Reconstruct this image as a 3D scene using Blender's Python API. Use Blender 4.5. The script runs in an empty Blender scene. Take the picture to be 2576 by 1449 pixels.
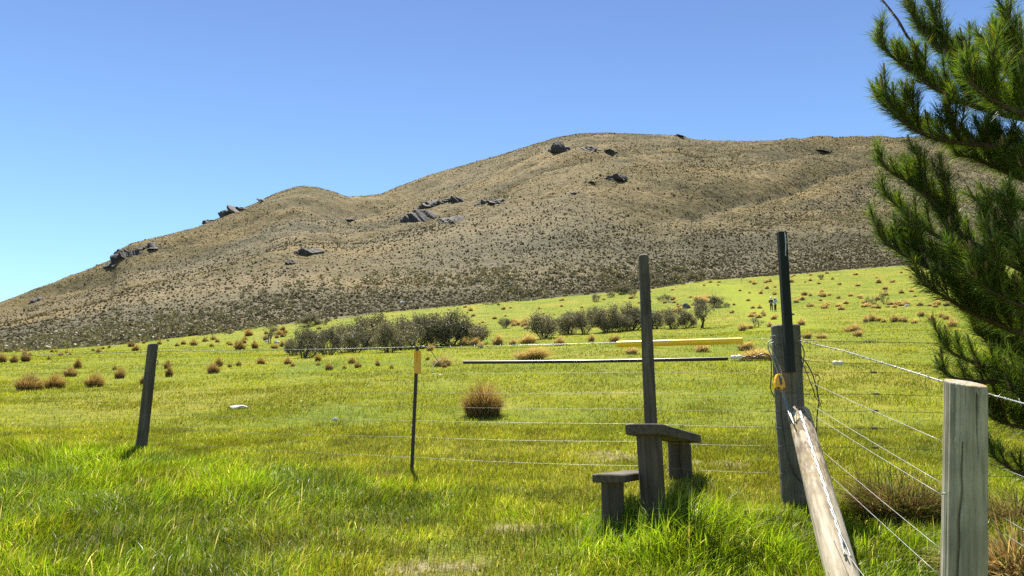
import bpy, math, random
import numpy as np
from mathutils import Vector, Matrix, Quaternion

R = math.radians
SC = bpy.context.scene
COL = SC.collection
random.seed(7)
RNG = np.random.default_rng(11)

# ---------------------------------------------------------------- camera, sky, sun, exposure
F, CX, CY, PITCH = 1946.0, 1288.0, 724.5, R(11.5)          # focal length etc. in units of a 2576 px wide picture
CP, SP = math.cos(PITCH), math.sin(PITCH)
cam = bpy.data.cameras.new('camera')
cam.sensor_width = 36; cam.lens = 36 * F / 2576
cam.clip_start = 0.05; cam.clip_end = 9000
camo = bpy.data.objects.new('camera', cam); COL.objects.link(camo)
camo.location = (0, 0, 0); camo.rotation_euler = (R(90) + PITCH, 0, 0)
SC.camera = camo

SUN_EL, SUN_AZ = R(62), R(-10)                               # azimuth from +Y, negative = to the left
w = bpy.data.worlds.new('World'); SC.world = w; w.use_nodes = True
nt = w.node_tree
bg = nt.nodes['Background']
sky = nt.nodes.new('ShaderNodeTexSky'); sky.sky_type = 'NISHITA'; sky.sun_disc = False
sky.sun_elevation = SUN_EL; sky.sun_rotation = SUN_AZ
sky.altitude = 900; sky.air_density = 1.0; sky.dust_density = 0.25; sky.ozone_density = 2.6
hs = nt.nodes.new('ShaderNodeHueSaturation'); hs.inputs['Hue'].default_value = 0.5; hs.inputs['Saturation'].default_value = 1.08; hs.inputs['Value'].default_value = 1.0
nt.links.new(sky.outputs[0], hs.inputs['Color'])
tcw = nt.nodes.new('ShaderNodeTexCoord'); sw_ = nt.nodes.new('ShaderNodeSeparateXYZ'); nt.links.new(tcw.outputs['Generated'], sw_.inputs[0])
rw = nt.nodes.new('ShaderNodeValToRGB'); rw.color_ramp.elements[0].position = 0.0; rw.color_ramp.elements[0].color = (1.18, 1.24, 1.08, 1)
rw.color_ramp.elements[1].position = 0.55; rw.color_ramp.elements[1].color = (0.74, 0.72, 0.80, 1)      # paler air low down, deeper blue-violet overhead
e_ = rw.color_ramp.elements.new(0.28); e_.color = (0.98, 1.02, 1.0, 1)
mw = nt.nodes.new('ShaderNodeMix'); mw.data_type = 'RGBA'; mw.blend_type = 'MULTIPLY'; mw.inputs[0].default_value = 1
nt.links.new(sw_.outputs[2], rw.inputs[0]); nt.links.new(hs.outputs[0], mw.inputs[6]); nt.links.new(rw.outputs[0], mw.inputs[7]); nt.links.new(mw.outputs[2], bg.inputs['Color'])
bg.inputs['Strength'].default_value = 0.075
sl = bpy.data.lights.new('sun', 'SUN'); sl.energy = 5.0; sl.angle = R(0.53); sl.color = (1, 0.95, 0.86)
so = bpy.data.objects.new('sun', sl); COL.objects.link(so)
SUNV = Vector((math.sin(SUN_AZ) * math.cos(SUN_EL), math.cos(SUN_AZ) * math.cos(SUN_EL), math.sin(SUN_EL)))
so.rotation_euler = SUNV.to_track_quat('Z', 'Y').to_euler(); so.location = (0, 0, 60)
SC.view_settings.view_transform = 'Standard'; SC.view_settings.look = 'None'
SC.view_settings.exposure = 1.4; SC.view_settings.gamma = 1
SC.cycles.use_denoising = False
SC.cycles.max_bounces = 6; SC.cycles.diffuse_bounces = 3; SC.cycles.glossy_bounces = 2
SC.cycles.transmission_bounces = 3; SC.cycles.transparent_max_bounces = 4

# ---------------------------------------------------------------- helpers
def pix(px, py):                                             # picture point -> (X/Y, Z/Y) of the ray
    v = (CY - py) / F
    t = (v * CP + SP) / (CP - v * SP)
    return (px - CX) / F * (CP + t * SP), t
def at(px, py, Y):
    a, t = pix(px, py); return Vector((a * Y, Y, t * Y))
def lerp(a, b, t): return a + (b - a) * t
def sstep(a, b, x):
    t = np.clip((x - a) / (b - a), 0, 1); return t * t * (3 - 2 * t)

class Noise:
    def __init__(s, seed): s.g = np.random.default_rng(seed).random((256, 256))
    def __call__(s, x, y):
        x = np.asarray(x, float); y = np.asarray(y, float)
        xi = np.floor(x).astype(int); yi = np.floor(y).astype(int)
        fx = x - xi; fy = y - yi
        fx = fx * fx * fx * (fx * (fx * 6 - 15) + 10); fy = fy * fy * fy * (fy * (fy * 6 - 15) + 10)
        g = s.g; x0 = xi & 255; x1 = (xi + 1) & 255; y0 = yi & 255; y1 = (yi + 1) & 255
        return (g[x0, y0] * (1 - fx) + g[x1, y0] * fx) * (1 - fy) + (g[x0, y1] * (1 - fx) + g[x1, y1] * fx) * fy
    def fbm(s, x, y, o=4):
        r = 0; amp = 0.5; tot = 0
        for k in range(o):
            r = r + amp * s(x * 2 ** k + 17.3 * k, y * 2 ** k + 5.1 * k); tot += amp; amp *= 0.5
        return r / tot
N1, N2, N3, N4 = Noise(1), Noise(2), Noise(3), Noise(4)

def np_mesh(name, V, faces, mat=None, col=None, smooth=False, mats=None, midx=None):
    """faces: list of int arrays (n,k), one per polygon size"""
    me = bpy.data.meshes.new(name)
    V = np.ascontiguousarray(V, np.float32)
    me.vertices.add(len(V)); me.vertices.foreach_set('co', V.ravel())
    loops = np.concatenate([f.ravel() for f in faces]).astype(np.int32)
    tot = np.concatenate([np.full(len(f), f.shape[1], np.int32) for f in faces])
    st = np.concatenate([[0], np.cumsum(tot)[:-1]]).astype(np.int32)
    me.loops.add(len(loops)); me.loops.foreach_set('vertex_index', loops)
    me.polygons.add(len(tot)); me.polygons.foreach_set('loop_start', st)
    me.polygons.foreach_set('use_smooth', np.full(len(tot), smooth))
    for m in (mats or ([mat] if mat else [])): me.materials.append(m)
    if midx is not None: me.polygons.foreach_set('material_index', midx.astype(np.int32))
    if col is not None:
        c = np.ones((len(V), 4), np.float32); c[:, :3] = col
        at_ = me.color_attributes.new('col', 'FLOAT_COLOR', 'POINT'); at_.data.foreach_set('color', c.ravel())
    me.update(calc_edges=True)
    return me

class MB:                                                    # collects pieces of ONE mesh
    def __init__(s): s.v = []; s.f = []; s.m = []; s.sm = []
    def add(s, vs, fs, m=0, sm=False):
        o = len(s.v); s.v += [tuple(v) for v in vs]; s.f += [tuple(i + o for i in f) for f in fs]
        s.m += [m] * len(fs); s.sm += [sm] * len(fs); return s
    def tube(s, pts, r, n=6, m=0, cap=True, sm=True):
        pts = [Vector(p) for p in pts]; k = len(pts)
        rr = r if isinstance(r, (list, tuple)) else [r] * k
        vs = []; up = None
        for i, p in enumerate(pts):
            d = (pts[min(i + 1, k - 1)] - pts[max(i - 1, 0)])
            d = d.normalized() if d.length > 1e-9 else Vector((0, 0, 1))
            if up is None: up = d.orthogonal().normalized()
            else:
                up = up - d * up.dot(d); up = up.normalized() if up.length > 1e-6 else d.orthogonal().normalized()
            b = d.cross(up)
            for j in range(n):
                a = 2 * math.pi * j / n
                vs.append(p + (up * math.cos(a) + b * math.sin(a)) * rr[i])
        fs = [(i * n + j, i * n + (j + 1) % n, (i + 1) * n + (j + 1) % n, (i + 1) * n + j) for i in range(k - 1) for j in range(n)]
        s.add(vs, fs, m, sm)
        if cap:
            o = len(s.v) - len(vs)
            s.f += [tuple(o + j for j in reversed(range(n))), tuple(o + (k - 1) * n + j for j in range(n))]; s.m += [m, m]; s.sm += [False, False]
        return s
    def mesh(s, name, mats, off=Vector((0, 0, 0))):
        me = bpy.data.meshes.new(name)
        me.from_pydata([(v[0] - off[0], v[1] - off[1], v[2] - off[2]) for v in s.v], [], s.f)
        for m in (mats if isinstance(mats, (list, tuple)) else [mats]): me.materials.append(m)
        me.polygons.foreach_set('material_index', s.m); me.polygons.foreach_set('use_smooth', s.sm)
        me.update(); return me

def tag(o, label=None, cat=None, group=None, kind=None):
    for k, v in (('label', label), ('category', cat), ('group', group), ('kind', kind)):
        if v: o[k] = v
    return o
def link(name, me, parent=None, loc=(0, 0, 0)):
    o = bpy.data.objects.new(name, me); COL.objects.link(o); o.location = loc
    if parent: o.parent = parent
    return o
def empty(name, loc, label, cat, group=None):
    o = bpy.data.objects.new(name, None); COL.objects.link(o); o.location = loc; o.empty_display_size = 0.2
    return tag(o, label, cat, group)
def part(name, mb, mats, root, label=None):                  # a world-space MB becomes a child of root
    off = root.location.copy(); p = root.parent
    while p: off += p.location; p = p.parent
    o = link(name, mb.mesh(name, mats, off), root)
    if label: o['label'] = label
    return o
def copy_tree(o, parent=None):
    c = o.copy(); COL.objects.link(c); c.parent = parent
    for ch in o.children: copy_tree(ch, c)
    return c
def ease(pts, n):                                            # Catmull-Rom through the points
    P = [Vector(p) for p in pts]; P = [P[0] * 2 - P[1]] + P + [P[-1] * 2 - P[-2]]; out = []
    for i in range(1, len(P) - 2):
        for k in range(n):
            t = k / n; a, b, c, d = P[i - 1], P[i], P[i + 1], P[i + 2]
            out.append(0.5 * ((2 * b) + (c - a) * t + (2 * a - 5 * b + 4 * c - d) * t * t + (3 * b - a - 3 * c + d) * t ** 3))
    out.append(P[-2]); return out

# ---------------------------------------------------------------- materials
def mat(name):
    m = bpy.data.materials.new(name); m.use_nodes = True
    t = m.node_tree; return m, t, t.nodes['Principled BSDF'], t.nodes.new, t.links.new
def ramp(new, stops, interp='LINEAR'):
    r = new('ShaderNodeValToRGB'); e = r.color_ramp.elements; r.color_ramp.interpolation = interp
    while len(e) < len(stops): e.new(0.5)
    for i, (p, c) in enumerate(stops): e[i].position = p; e[i].color = (*c, 1)
    return r
def noise_node(new, ln, scale, detail=4, rough=0.55, vec=None):
    n = new('ShaderNodeTexNoise'); n.inputs['Scale'].default_value = scale; n.inputs['Detail'].default_value = detail; n.inputs['Roughness'].default_value = rough
    if vec is not None: ln(vec, n.inputs['Vector'])
    return n
def mixc(new, ln, fac, a, b, mode='MIX'):
    m = new('ShaderNodeMix'); m.data_type = 'RGBA'; m.blend_type = mode
    for s, v in ((0, fac), (6, a), (7, b)):
        if hasattr(v, 'is_linked'): ln(v, m.inputs[s])
        elif s == 0: m.inputs[0].default_value = v
        else: m.inputs[s].default_value = (*v, 1)
    return m.outputs[2]
def wood(name, dark, mid, light, grain=28, rough=0.85, bump=0.5):
    m, t, b, new, ln = mat(name)
    tc = new('ShaderNodeTexCoord'); mp = new('ShaderNodeMapping'); mp.inputs['Scale'].default_value = (1, 1, 0.07)
    ln(tc.outputs['Object'], mp.inputs['Vector'])
    n = noise_node(new, ln, grain, 6, 0.65, mp.outputs[0])
    r = ramp(new, [(0.28, dark), (0.5, mid), (0.75, light)]); ln(n.outputs[0], r.inputs[0])
    n2 = noise_node(new, ln, 5, 4, 0.6, tc.outputs['Object'])
    r2 = ramp(new, [(0.35, (0.6, 0.6, 0.56)), (0.65, (1.15, 1.12, 1.08))]); ln(n2.outputs[0], r2.inputs[0])
    ln(mixc(new, ln, 0.8, r.outputs[0], r2.outputs[0], 'MULTIPLY'), b.inputs['Base Color'])
    b.inputs['Roughness'].default_value = rough
    bp = new('ShaderNodeBump'); bp.inputs['Strength'].default_value = bump; bp.inputs['Distance'].default_value = 0.004
    ln(n.outputs[0], bp.inputs['Height']); ln(bp.outputs[0], b.inputs['Normal'])
    return m
def plain(name, c, rough=0.5, metal=0.0, var=0.15, scale=20, coat=0.0):
    m, t, b, new, ln = mat(name)
    tc = new('ShaderNodeTexCoord'); n = noise_node(new, ln, scale, 4, 0.6, tc.outputs['Object'])
    r = ramp(new, [(0.3, tuple(x * (1 - var) for x in c)), (0.7, tuple(min(1, x * (1 + var)) for x in c))]); ln(n.outputs[0], r.inputs[0])
    ln(r.outputs[0], b.inputs['Base Color']); b.inputs['Roughness'].default_value = rough; b.inputs['Metallic'].default_value = metal
    if coat: b.inputs['Coat Weight'].default_value = coat
    return m
def leafy(name, trans=0.5, gloss=0.06, rough=0.4, tint=(1, 1, 1), ttint=(1.0, 1.0, 0.5)):
    """thin plant matter: colour from the mesh's own 'col', light passes through"""
    m, t, b, new, ln = mat(name); t.nodes.remove(b)
    c = new('ShaderNodeVertexColor'); c.layer_name = 'col'
    oi = new('ShaderNodeObjectInfo')
    rv = ramp(new, [(0, (0.82, 0.82, 0.82)), (1, (1.16, 1.13, 1.1))]); ln(oi.outputs['Random'], rv.inputs[0])
    cc = mixc(new, ln, 1.0, c.outputs[0], rv.outputs[0], 'MULTIPLY')
    cc = mixc(new, ln, 1.0, cc, tint, 'MULTIPLY')
    d = new('ShaderNodeBsdfDiffuse'); tr = new('ShaderNodeBsdfTranslucent'); g = new('ShaderNodeBsdfGlossy')
    ln(cc, d.inputs[0]); ln(mixc(new, ln, 1.0, cc, ttint, 'MULTIPLY'), tr.inputs[0]); g.inputs['Roughness'].default_value = rough
    a = new('ShaderNodeMixShader'); a.inputs[0].default_value = trans; ln(d.outputs[0], a.inputs[1]); ln(tr.outputs[0], a.inputs[2])
    e = new('ShaderNodeMixShader'); e.inputs[0].default_value = gloss; ln(a.outputs[0], e.inputs[1]); ln(g.outputs[0], e.inputs[2])
    ln(e.outputs[0], t.nodes['Material Output'].inputs[0])
    return m
def rocky(name, dark, mid, light, scale=0.5):
    m, t, b, new, ln = mat(name)
    tc = new('ShaderNodeTexCoord')
    n = noise_node(new, ln, scale, 7, 0.7, tc.outputs['Object'])
    r = ramp(new, [(0.3, dark), (0.5, mid), (0.72, light)]); ln(n.outputs[0], r.inputs[0])
    ln(r.outputs[0], b.inputs['Base Color']); b.inputs['Roughness'].default_value = 0.9
    bp = new('ShaderNodeBump'); bp.inputs['Strength'].default_value = 0.8; bp.inputs['Distance'].default_value = 0.6 / scale * 0.1
    ln(n.outputs[0], bp.inputs['Height']); ln(bp.outputs[0], b.inputs['Normal'])
    return m
M = {}
M['old_wood'] = wood('weathered_grey_wood', (0.03, 0.025, 0.017), (0.078, 0.064, 0.044), (0.15, 0.125, 0.088))
M['post_wood'] = wood('pale_grey_post_wood', (0.13, 0.112, 0.075), (0.29, 0.26, 0.185), (0.42, 0.385, 0.29), 36)
M['stile_wood'] = wood('stile_wood', (0.028, 0.021, 0.013), (0.070, 0.054, 0.034), (0.135, 0.106, 0.070), 30)
M['dark_board'] = wood('dark_painted_board', (0.006, 0.011, 0.009), (0.010, 0.016, 0.013), (0.018, 0.024, 0.020), 30, 0.85, 0.15)
M['corner_wood'] = wood('corner_post_wood', (0.06, 0.055, 0.04), (0.145, 0.13, 0.098), (0.23, 0.21, 0.16))
M['crack'] = plain('crack_dark', (0.012, 0.010, 0.008), 0.95)
M['white_drip'] = plain('white_paint_drip', (0.55, 0.55, 0.52), 0.7)
M['yellow'] = plain('yellow_plastic', (0.90, 0.56, 0.016), 0.28, 0, 0.06, 8, 0.3)
M['orange_yellow'] = plain('orange_yellow_plastic', (0.80, 0.38, 0.012), 0.4, 0, 0.08, 12)
M['black'] = plain('black_plastic', (0.016, 0.015, 0.014), 0.32, 0, 0.15, 12)
M['white'] = plain('white_porcelain', (0.72, 0.70, 0.60), 0.3, 0, 0.05, 15)
M['wire'] = plain('galvanised_wire', (0.30, 0.31, 0.29), 0.5, 0.6, 0.25, 30)
M['darkwire'] = plain('dull_wire', (0.12, 0.125, 0.12), 0.5, 0.6, 0.3, 30)
M['steel'] = plain('dark_steel', (0.03, 0.024, 0.02), 0.55, 0.3, 0.3, 30)
M['blade'] = leafy('grass_blade', 0.58, 0.02, 0.4, (1, 1, 1), (1.1, 1.1, 0.45))
M['tuss'] = leafy('tussock_blade', 0.38, 0.01, 0.5, (1, 1, 1), (1.05, 0.97, 0.72))
M['leaf'] = leafy('shrub_leaf', 0.2, 0.03, 0.5)
M['needle'] = leafy('pine_needle', 0.45, 0.02, 0.4, (1, 1, 1), (1.1, 1.2, 0.4))
M['bark'] = wood('shrub_bark', (0.02, 0.017, 0.014), (0.05, 0.043, 0.036), (0.09, 0.08, 0.07), 60)
M['pbark'] = wood('pine_bark', (0.025, 0.014, 0.009), (0.07, 0.042, 0.028), (0.13, 0.085, 0.06), 50)
M['rock'] = rocky('grey_schist', (0.020, 0.018, 0.017), (0.048, 0.042, 0.037), (0.095, 0.082, 0.066), 0.8)
M['stone'] = rocky('pale_stone', (0.35, 0.33, 0.29), (0.5, 0.48, 0.43), (0.65, 0.63, 0.58), 3)
M['boulder'] = rocky('dark_boulder', (0.04, 0.042, 0.046), (0.08, 0.082, 0.085), (0.14, 0.14, 0.135), 2)

# stay log: peeling pale timber with brown bark flakes and yellow lichen
m, t, b, new, ln = mat('peeling_log'); M['log'] = m
tc = new('ShaderNodeTexCoord'); mp = new('ShaderNodeMapping'); mp.inputs['Scale'].default_value = (1, 1, 0.12); ln(tc.outputs['Object'], mp.inputs[0])
n1 = noise_node(new, ln, 30, 6, 0.65, mp.outputs[0]); r1 = ramp(new, [(0.3, (0.14, 0.11, 0.07)), (0.48, (0.33, 0.275, 0.185)), (0.7, (0.50, 0.44, 0.32))]); ln(n1.outputs[0], r1.inputs[0])
mp2 = new('ShaderNodeMapping'); mp2.inputs['Scale'].default_value = (1, 1, 0.35); ln(tc.outputs['Object'], mp2.inputs[0])
n2 = noise_node(new, ln, 26, 5, 0.7, mp2.outputs[0]); r2 = ramp(new, [(0.48, (0, 0, 0)), (0.54, (1, 1, 1))]); ln(n2.outputs[0], r2.inputs[0])
sx = new('ShaderNodeSeparateXYZ'); ln(tc.outputs['Object'], sx.inputs[0])
mr = new('ShaderNodeMapRange'); mr.inputs[1].default_value = 0.5; mr.inputs[2].default_value = 1.35; ln(sx.outputs[2], mr.inputs[0])
mu = new('ShaderNodeMath'); mu.operation = 'MULTIPLY'; ln(r2.outputs[0], mu.inputs[0]); ln(mr.outputs[0], mu.inputs[1])
c1 = mixc(new, ln, mu.outputs[0], r1.outputs[0], (0.14, 0.092, 0.05))
n3 = noise_node(new, ln, 5, 3, 0.6, tc.outputs['Object']); r3 = ramp(new, [(0.52, (0, 0, 0)), (0.66, (0.55, 0.55, 0.55))]); ln(n3.outputs[0], r3.inputs[0])
mu2 = new('ShaderNodeMath'); mu2.operation = 'MULTIPLY'; ln(r3.outputs[0], mu2.inputs[0]); ln(mr.outputs[0], mu2.inputs[1])
ln(mixc(new, ln, mu2.outputs[0], c1, (0.38, 0.29, 0.07)), b.inputs['Base Color']); b.inputs['Roughness'].default_value = 0.85
bp = new('ShaderNodeBump'); bp.inputs['Strength'].default_value = 0.6; bp.inputs['Distance'].default_value = 0.006; ln(n2.outputs[0], bp.inputs['Height']); ln(bp.outputs[0], b.inputs['Normal'])
# sawn post top with orange lichen
m, t, b, new, ln = mat('sawn_end'); M['sawn'] = m
tc = new('ShaderNodeTexCoord')
n1 = noise_node(new, ln, 40, 5, 0.7, tc.outputs['Object']); r1 = ramp(new, [(0.3, (0.14, 0.11, 0.075)), (0.6, (0.36, 0.30, 0.21)), (0.8, (0.5, 0.45, 0.35))]); ln(n1.outputs[0], r1.inputs[0])
n2 = noise_node(new, ln, 22, 4, 0.6, tc.outputs['Object']); r2 = ramp(new, [(0.54, (0, 0, 0)), (0.62, (1, 1, 1))]); ln(n2.outputs[0], r2.inputs[0])
ln(mixc(new, ln, r2.outputs[0], r1.outputs[0], (0.50, 0.22, 0.03)), b.inputs['Base Color']); b.inputs['Roughness'].default_value = 0.9

# pasture
m, t, b, new, ln = mat('pasture'); M['field'] = m
tc = new('ShaderNodeTexCoord')
at_ = new('ShaderNodeVertexColor'); at_.layer_name = 'col'          # r: mown track, g: bare soil
sc_ = new('ShaderNodeSeparateColor'); ln(at_.outputs[0], sc_.inputs[0])
na = noise_node(new, ln, 0.22, 5, 0.6, tc.outputs['Object']); nb = noise_node(new, ln, 3.2, 6, 0.7, tc.outputs['Object']); nc = noise_node(new, ln, 22, 4, 0.7, tc.outputs['Object'])
ra = ramp(new, [(0.32, (0.11, 0.155, 0.010)), (0.5, (0.172, 0.19, 0.014)), (0.7, (0.245, 0.215, 0.030))]); ln(na.outputs[0], ra.inputs[0])
rb = ramp(new, [(0.3, (0.55, 0.62, 0.5)), (0.55, (1, 1, 1)), (0.75, (1.35, 1.25, 1.15))]); ln(nb.outputs[0], rb.inputs[0])
rc = ramp(new, [(0.3, (0.6, 0.65, 0.55)), (0.7, (1.3, 1.25, 1.1))]); ln(nc.outputs[0], rc.inputs[0])
c = mixc(new, ln, 1, ra.outputs[0], rb.outputs[0], 'MULTIPLY'); c = mixc(new, ln, 0.8, c, rc.outputs[0], 'MULTIPLY')
c = mixc(new, ln, sc_.outputs[0], c, (0.185, 0.215, 0.012))
n_s = noise_node(new, ln, 9, 5, 0.7, tc.outputs['Object']); rs = ramp(new, [(0.3, (0.09, 0.065, 0.036)), (0.55, (0.28, 0.22, 0.14)), (0.75, (0.42, 0.35, 0.24))]); ln(n_s.outputs[0], rs.inputs[0])
c = mixc(new, ln, sc_.outputs[1], c, rs.outputs[0])
ln(c, b.inputs['Base Color']); b.inputs['Roughness'].default_value = 0.95; b.inputs['Specular IOR Level'].default_value = 0.1
bp = new('ShaderNodeBump'); bp.inputs['Strength'].default_value = 0.9; bp.inputs['Distance'].default_value = 0.12; ln(nb.outputs[0], bp.inputs['Height'])
bp2 = new('ShaderNodeBump'); bp2.inputs['Strength'].default_value = 0.8; bp2.inputs['Distance'].default_value = 0.03; ln(nc.outputs[0], bp2.inputs['Height']); ln(bp.outputs[0], bp2.inputs['Normal'])
ln(bp2.outputs[0], b.inputs['Normal'])
# hillside
m, t, b, new, ln = mat('hillside'); M['hill'] = m
tc = new('ShaderNodeTexCoord')
at_ = new('ShaderNodeVertexColor'); at_.layer_name = 'col'          # r: scrub cover of the foot and gullies
sc_ = new('ShaderNodeSeparateColor'); ln(at_.outputs[0], sc_.inputs[0])
na = noise_node(new, ln, 0.018, 6, 0.65, tc.outputs['Object']); nb = noise_node(new, ln, 0.35, 6, 0.7, tc.outputs['Object'])
ra = ramp(new, [(0.35, (0.108, 0.088, 0.036)), (0.5, (0.143, 0.113, 0.049)), (0.68, (0.185, 0.145, 0.068))]); ln(na.outputs[0], ra.inputs[0])
rb = ramp(new, [(0.32, (0.45, 0.46, 0.45)), (0.52, (1, 1, 1)), (0.72, (1.3, 1.25, 1.2))]); ln(nb.outputs[0], rb.inputs[0])
c = mixc(new, ln, 1, ra.outputs[0], rb.outputs[0], 'MULTIPLY')
n_s = noise_node(new, ln, 0.5, 5, 0.7, tc.outputs['Object']); rs = ramp(new, [(0.3, (0.085, 0.075, 0.044)), (0.7, (0.175, 0.152, 0.095))]); ln(n_s.outputs[0], rs.inputs[0])
c = mixc(new, ln, sc_.outputs[0], c, rs.outputs[0])
mph = new('ShaderNodeMapping'); mph.inputs['Rotation'].default_value = (0, 0, R(-47)); mph.inputs['Scale'].default_value = (0.0035, 0.045, 0.01); ln(tc.outputs['Object'], mph.inputs[0])
nst = noise_node(new, ln, 1.0, 5, 0.6, mph.outputs[0]); rst = ramp(new, [(0.36, (0.58, 0.62, 0.60)), (0.5, (1, 1, 1)), (0.62, (1.28, 1.2, 1.12))]); ln(nst.outputs[0], rst.inputs[0])
c = mixc(new, ln, 1, c, rst.outputs[0], 'MULTIPLY')
ln(c, b.inputs['Base Color']); b.inputs['Roughness'].default_value = 0.95; b.inputs['Specular IOR Level'].default_value = 0.1
bp = new('ShaderNodeBump'); bp.inputs['Strength'].default_value = 1.0; bp.inputs['Distance'].default_value = 1.2; ln(nb.outputs[0], bp.inputs['Height']); ln(bp.outputs[0], b.inputs['Normal'])

# ---------------------------------------------------------------- terrain
PX = np.array([-2400, -900, 0, 650, 1300, 1900, 2600, 3500, 5200], float)
A_ = np.array([pix(x, 850)[0] for x in PX])
RN = np.array([10, 18, 48, 95], float)
SN = {10: [.185, .185, .187, .19, .19, .19, .19, .19, .19], 18: [.155, .158, .160, .170, .183, .19, .195, .2, .2],
      48: [.142, .144, .145, .150, .156, .178, .19, .2, .2], 95: [.129, .130, .1315, .148, .170, .190, .210, .21, .21]}
BND = np.array([(-2400, 898), (-900, 893), (0, 887), (150, 880), (300, 868), (480, 846), (650, 822), (900, 790), (1100, 774), (1250, 760), (1400, 745), (1600, 730), (1750, 706), (1960, 692), (2100, 680), (2250, 668), (2600, 656), (3500, 652), (5200, 650)], float)
BA = np.array([pix(x, y)[0] for x, y in BND]); BT = np.array([pix(x, y)[1] for x, y in BND])
YB = np.interp(A_, A_, [100, 102, 110, 125, 150, 165, 175, 178, 180])
AF = np.linspace(A_[0], A_[-1], 420); LF = np.linspace(math.log(4), math.log(260), 260)
YBF = np.interp(AF, A_, YB); TBF = np.interp(AF, BA, BT)
for _ in range(3): TBF[1:-1] = (TBF[:-2] + TBF[1:-1] * 2 + TBF[2:]) / 4
TAB = np.zeros((len(AF), len(LF)))
for i, a in enumerate(AF):
    ys = [math.log(10)] + [math.log(r) for r in RN[1:] if r < YBF[i] * 0.97] + [math.log(YBF[i])]
    ss = [np.interp(a, A_, SN[int(r)]) for r in RN if r < YBF[i] * 0.97] + [TBF[i] + 1.5 / YBF[i]]
    s_end = ss[-1] + 0.02
    TAB[i] = np.interp(LF, ys + [math.log(270)], ss + [s_end])
for _ in range(40):
    TAB[:, 1:-1] = (TAB[:, :-2] + 2 * TAB[:, 1:-1] + TAB[:, 2:]) / 4
for _ in range(10):
    TAB[1:-1] = (TAB[:-2] + 2 * TAB[1:-1] + TAB[2:]) / 4
def slope_tab(a, Y):
    u = np.clip((a - AF[0]) / (AF[-1] - AF[0]) * (len(AF) - 1), 0, len(AF) - 1.001)
    v = np.clip((np.log(np.maximum(Y, 4.01)) - LF[0]) / (LF[-1] - LF[0]) * (len(LF) - 1), 0, len(LF) - 1.001)
    i = u.astype(int); j = v.astype(int); fu = u - i; fv = v - j
    return (TAB[i, j] * (1 - fu) + TAB[i + 1, j] * fu) * (1 - fv) + (TAB[i, j + 1] * (1 - fu) + TAB[i + 1, j + 1] * fu) * fv
def gz(X, Y):                                                # height of the pasture
    X = np.asarray(X, float); Y = np.asarray(Y, float)
    Yq = np.maximum(Y, 6.0)
    z = slope_tab(X / Yq, Yq) * Y - 1.5
    z = z + (N1.fbm(X * 0.35 + 9, Y * 0.35, 3) - 0.5) * 0.10 * sstep(1.0, 4.0, Y) + (N2.fbm(X * 0.07, Y * 0.07, 2) - 0.5) * 0.5 * sstep(8, 40, Y)
    return z
def ybound(a): return np.interp(a, AF, YBF)
def tbound(a): return np.interp(a, AF, TBF)
def ground_at(px, py):                                       # where the sight line meets the pasture
    a, t = pix(px, py)
    Ys = np.exp(np.linspace(math.log(2.5), math.log(float(ybound(a)) * 1.02), 1500))
    k = np.nonzero(gz(a * Ys, Ys) / Ys >= t)[0]
    Y = Ys[k[0]] if len(k) else Ys[-1]
    return Vector((a * Y, Y, float(gz(a * Y, Y))))

# field sheet
NU, NV = 360, 420
U = np.linspace(-1.35, 1.35, NU)
VV = np.zeros((NU, NV, 3)); FC = np.zeros((NU, NV, 3))
for i, u in enumerate(U):
    Ye = 150.0
    for _ in range(12):
        Ye = float(ybound(u * (Ye + 14) / Ye))
    k = np.linspace(0, 1, NV); ys = -12 + np.where(k < 0.5, k * 2 * 22, 22 + (Ye * 1.03 + 12 - 22) * ((k - 0.5) * 2) ** 1.7)
    VV[i, :, 0] = u * (ys + 14); VV[i, :, 1] = ys
VV[:, :, 2] = gz(VV[:, :, 0], VV[:, :, 1])
X, Y = VV[:, :, 0], VV[:, :, 1]
def grid_faces(nu, nv):
    i, j = np.meshgrid(np.arange(nu - 1), np.arange(nv - 1), indexing='ij')
    a = (i * nv + j).ravel(); return np.stack([a, a + nv, a + nv + 1, a + 1], 1)
def dist_poly(X, Y, pts):
    d = np.full(X.shape, 1e9)
    for (x0, y0), (x1, y1) in zip(pts[:-1], pts[1:]):
        dx, dy = x1 - x0, y1 - y0; L = dx * dx + dy * dy
        t = np.clip(((X - x0) * dx + (Y - y0) * dy) / L, 0, 1)
        d = np.minimum(d, np.hypot(X - x0 - t * dx, Y - y0 - t * dy))
    return d
TRACK = [ground_at(*p) for p in ((1780, 716), (1840, 722), (1880, 745), (1905, 775), (1950, 800), (1965, 826))]
TRACK = [(p.x, p.y) for p in TRACK]
trk = 1 - sstep(1.2, 4.2, dist_poly(X, Y, TRACK) + (N3.fbm(X * 0.2, Y * 0.2) - .5) * 4)
DIRT = [(ground_at(x, y), rx, ry) for x, y, rx, ry in ((1550, 1150, .45, .22), (1800, 1168, .42, .22), (1310, 1335, .28, .15), (1105, 1428, .32, .13))]
def dirt(X, Y):
    d = np.zeros(np.shape(X))
    for p, rx, ry in DIRT:
        q = np.hypot((X - p.x) / rx, (Y - p.y) / ry) + (N2.fbm(np.asarray(X) * 5, np.asarray(Y) * 5) - .5) * 1.6
        d = np.maximum(d, (1 - sstep(0.4, 1.15, q)) * .85)
    return d
FC[:, :, 0] = trk * 0.75; FC[:, :, 1] = dirt(X, Y)
fm = np_mesh('field', VV.reshape(-1, 3), [grid_faces(NU, NV)], M['field'], FC.reshape(-1, 3), True)
tag(link('field', fm), kind='structure')

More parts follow.
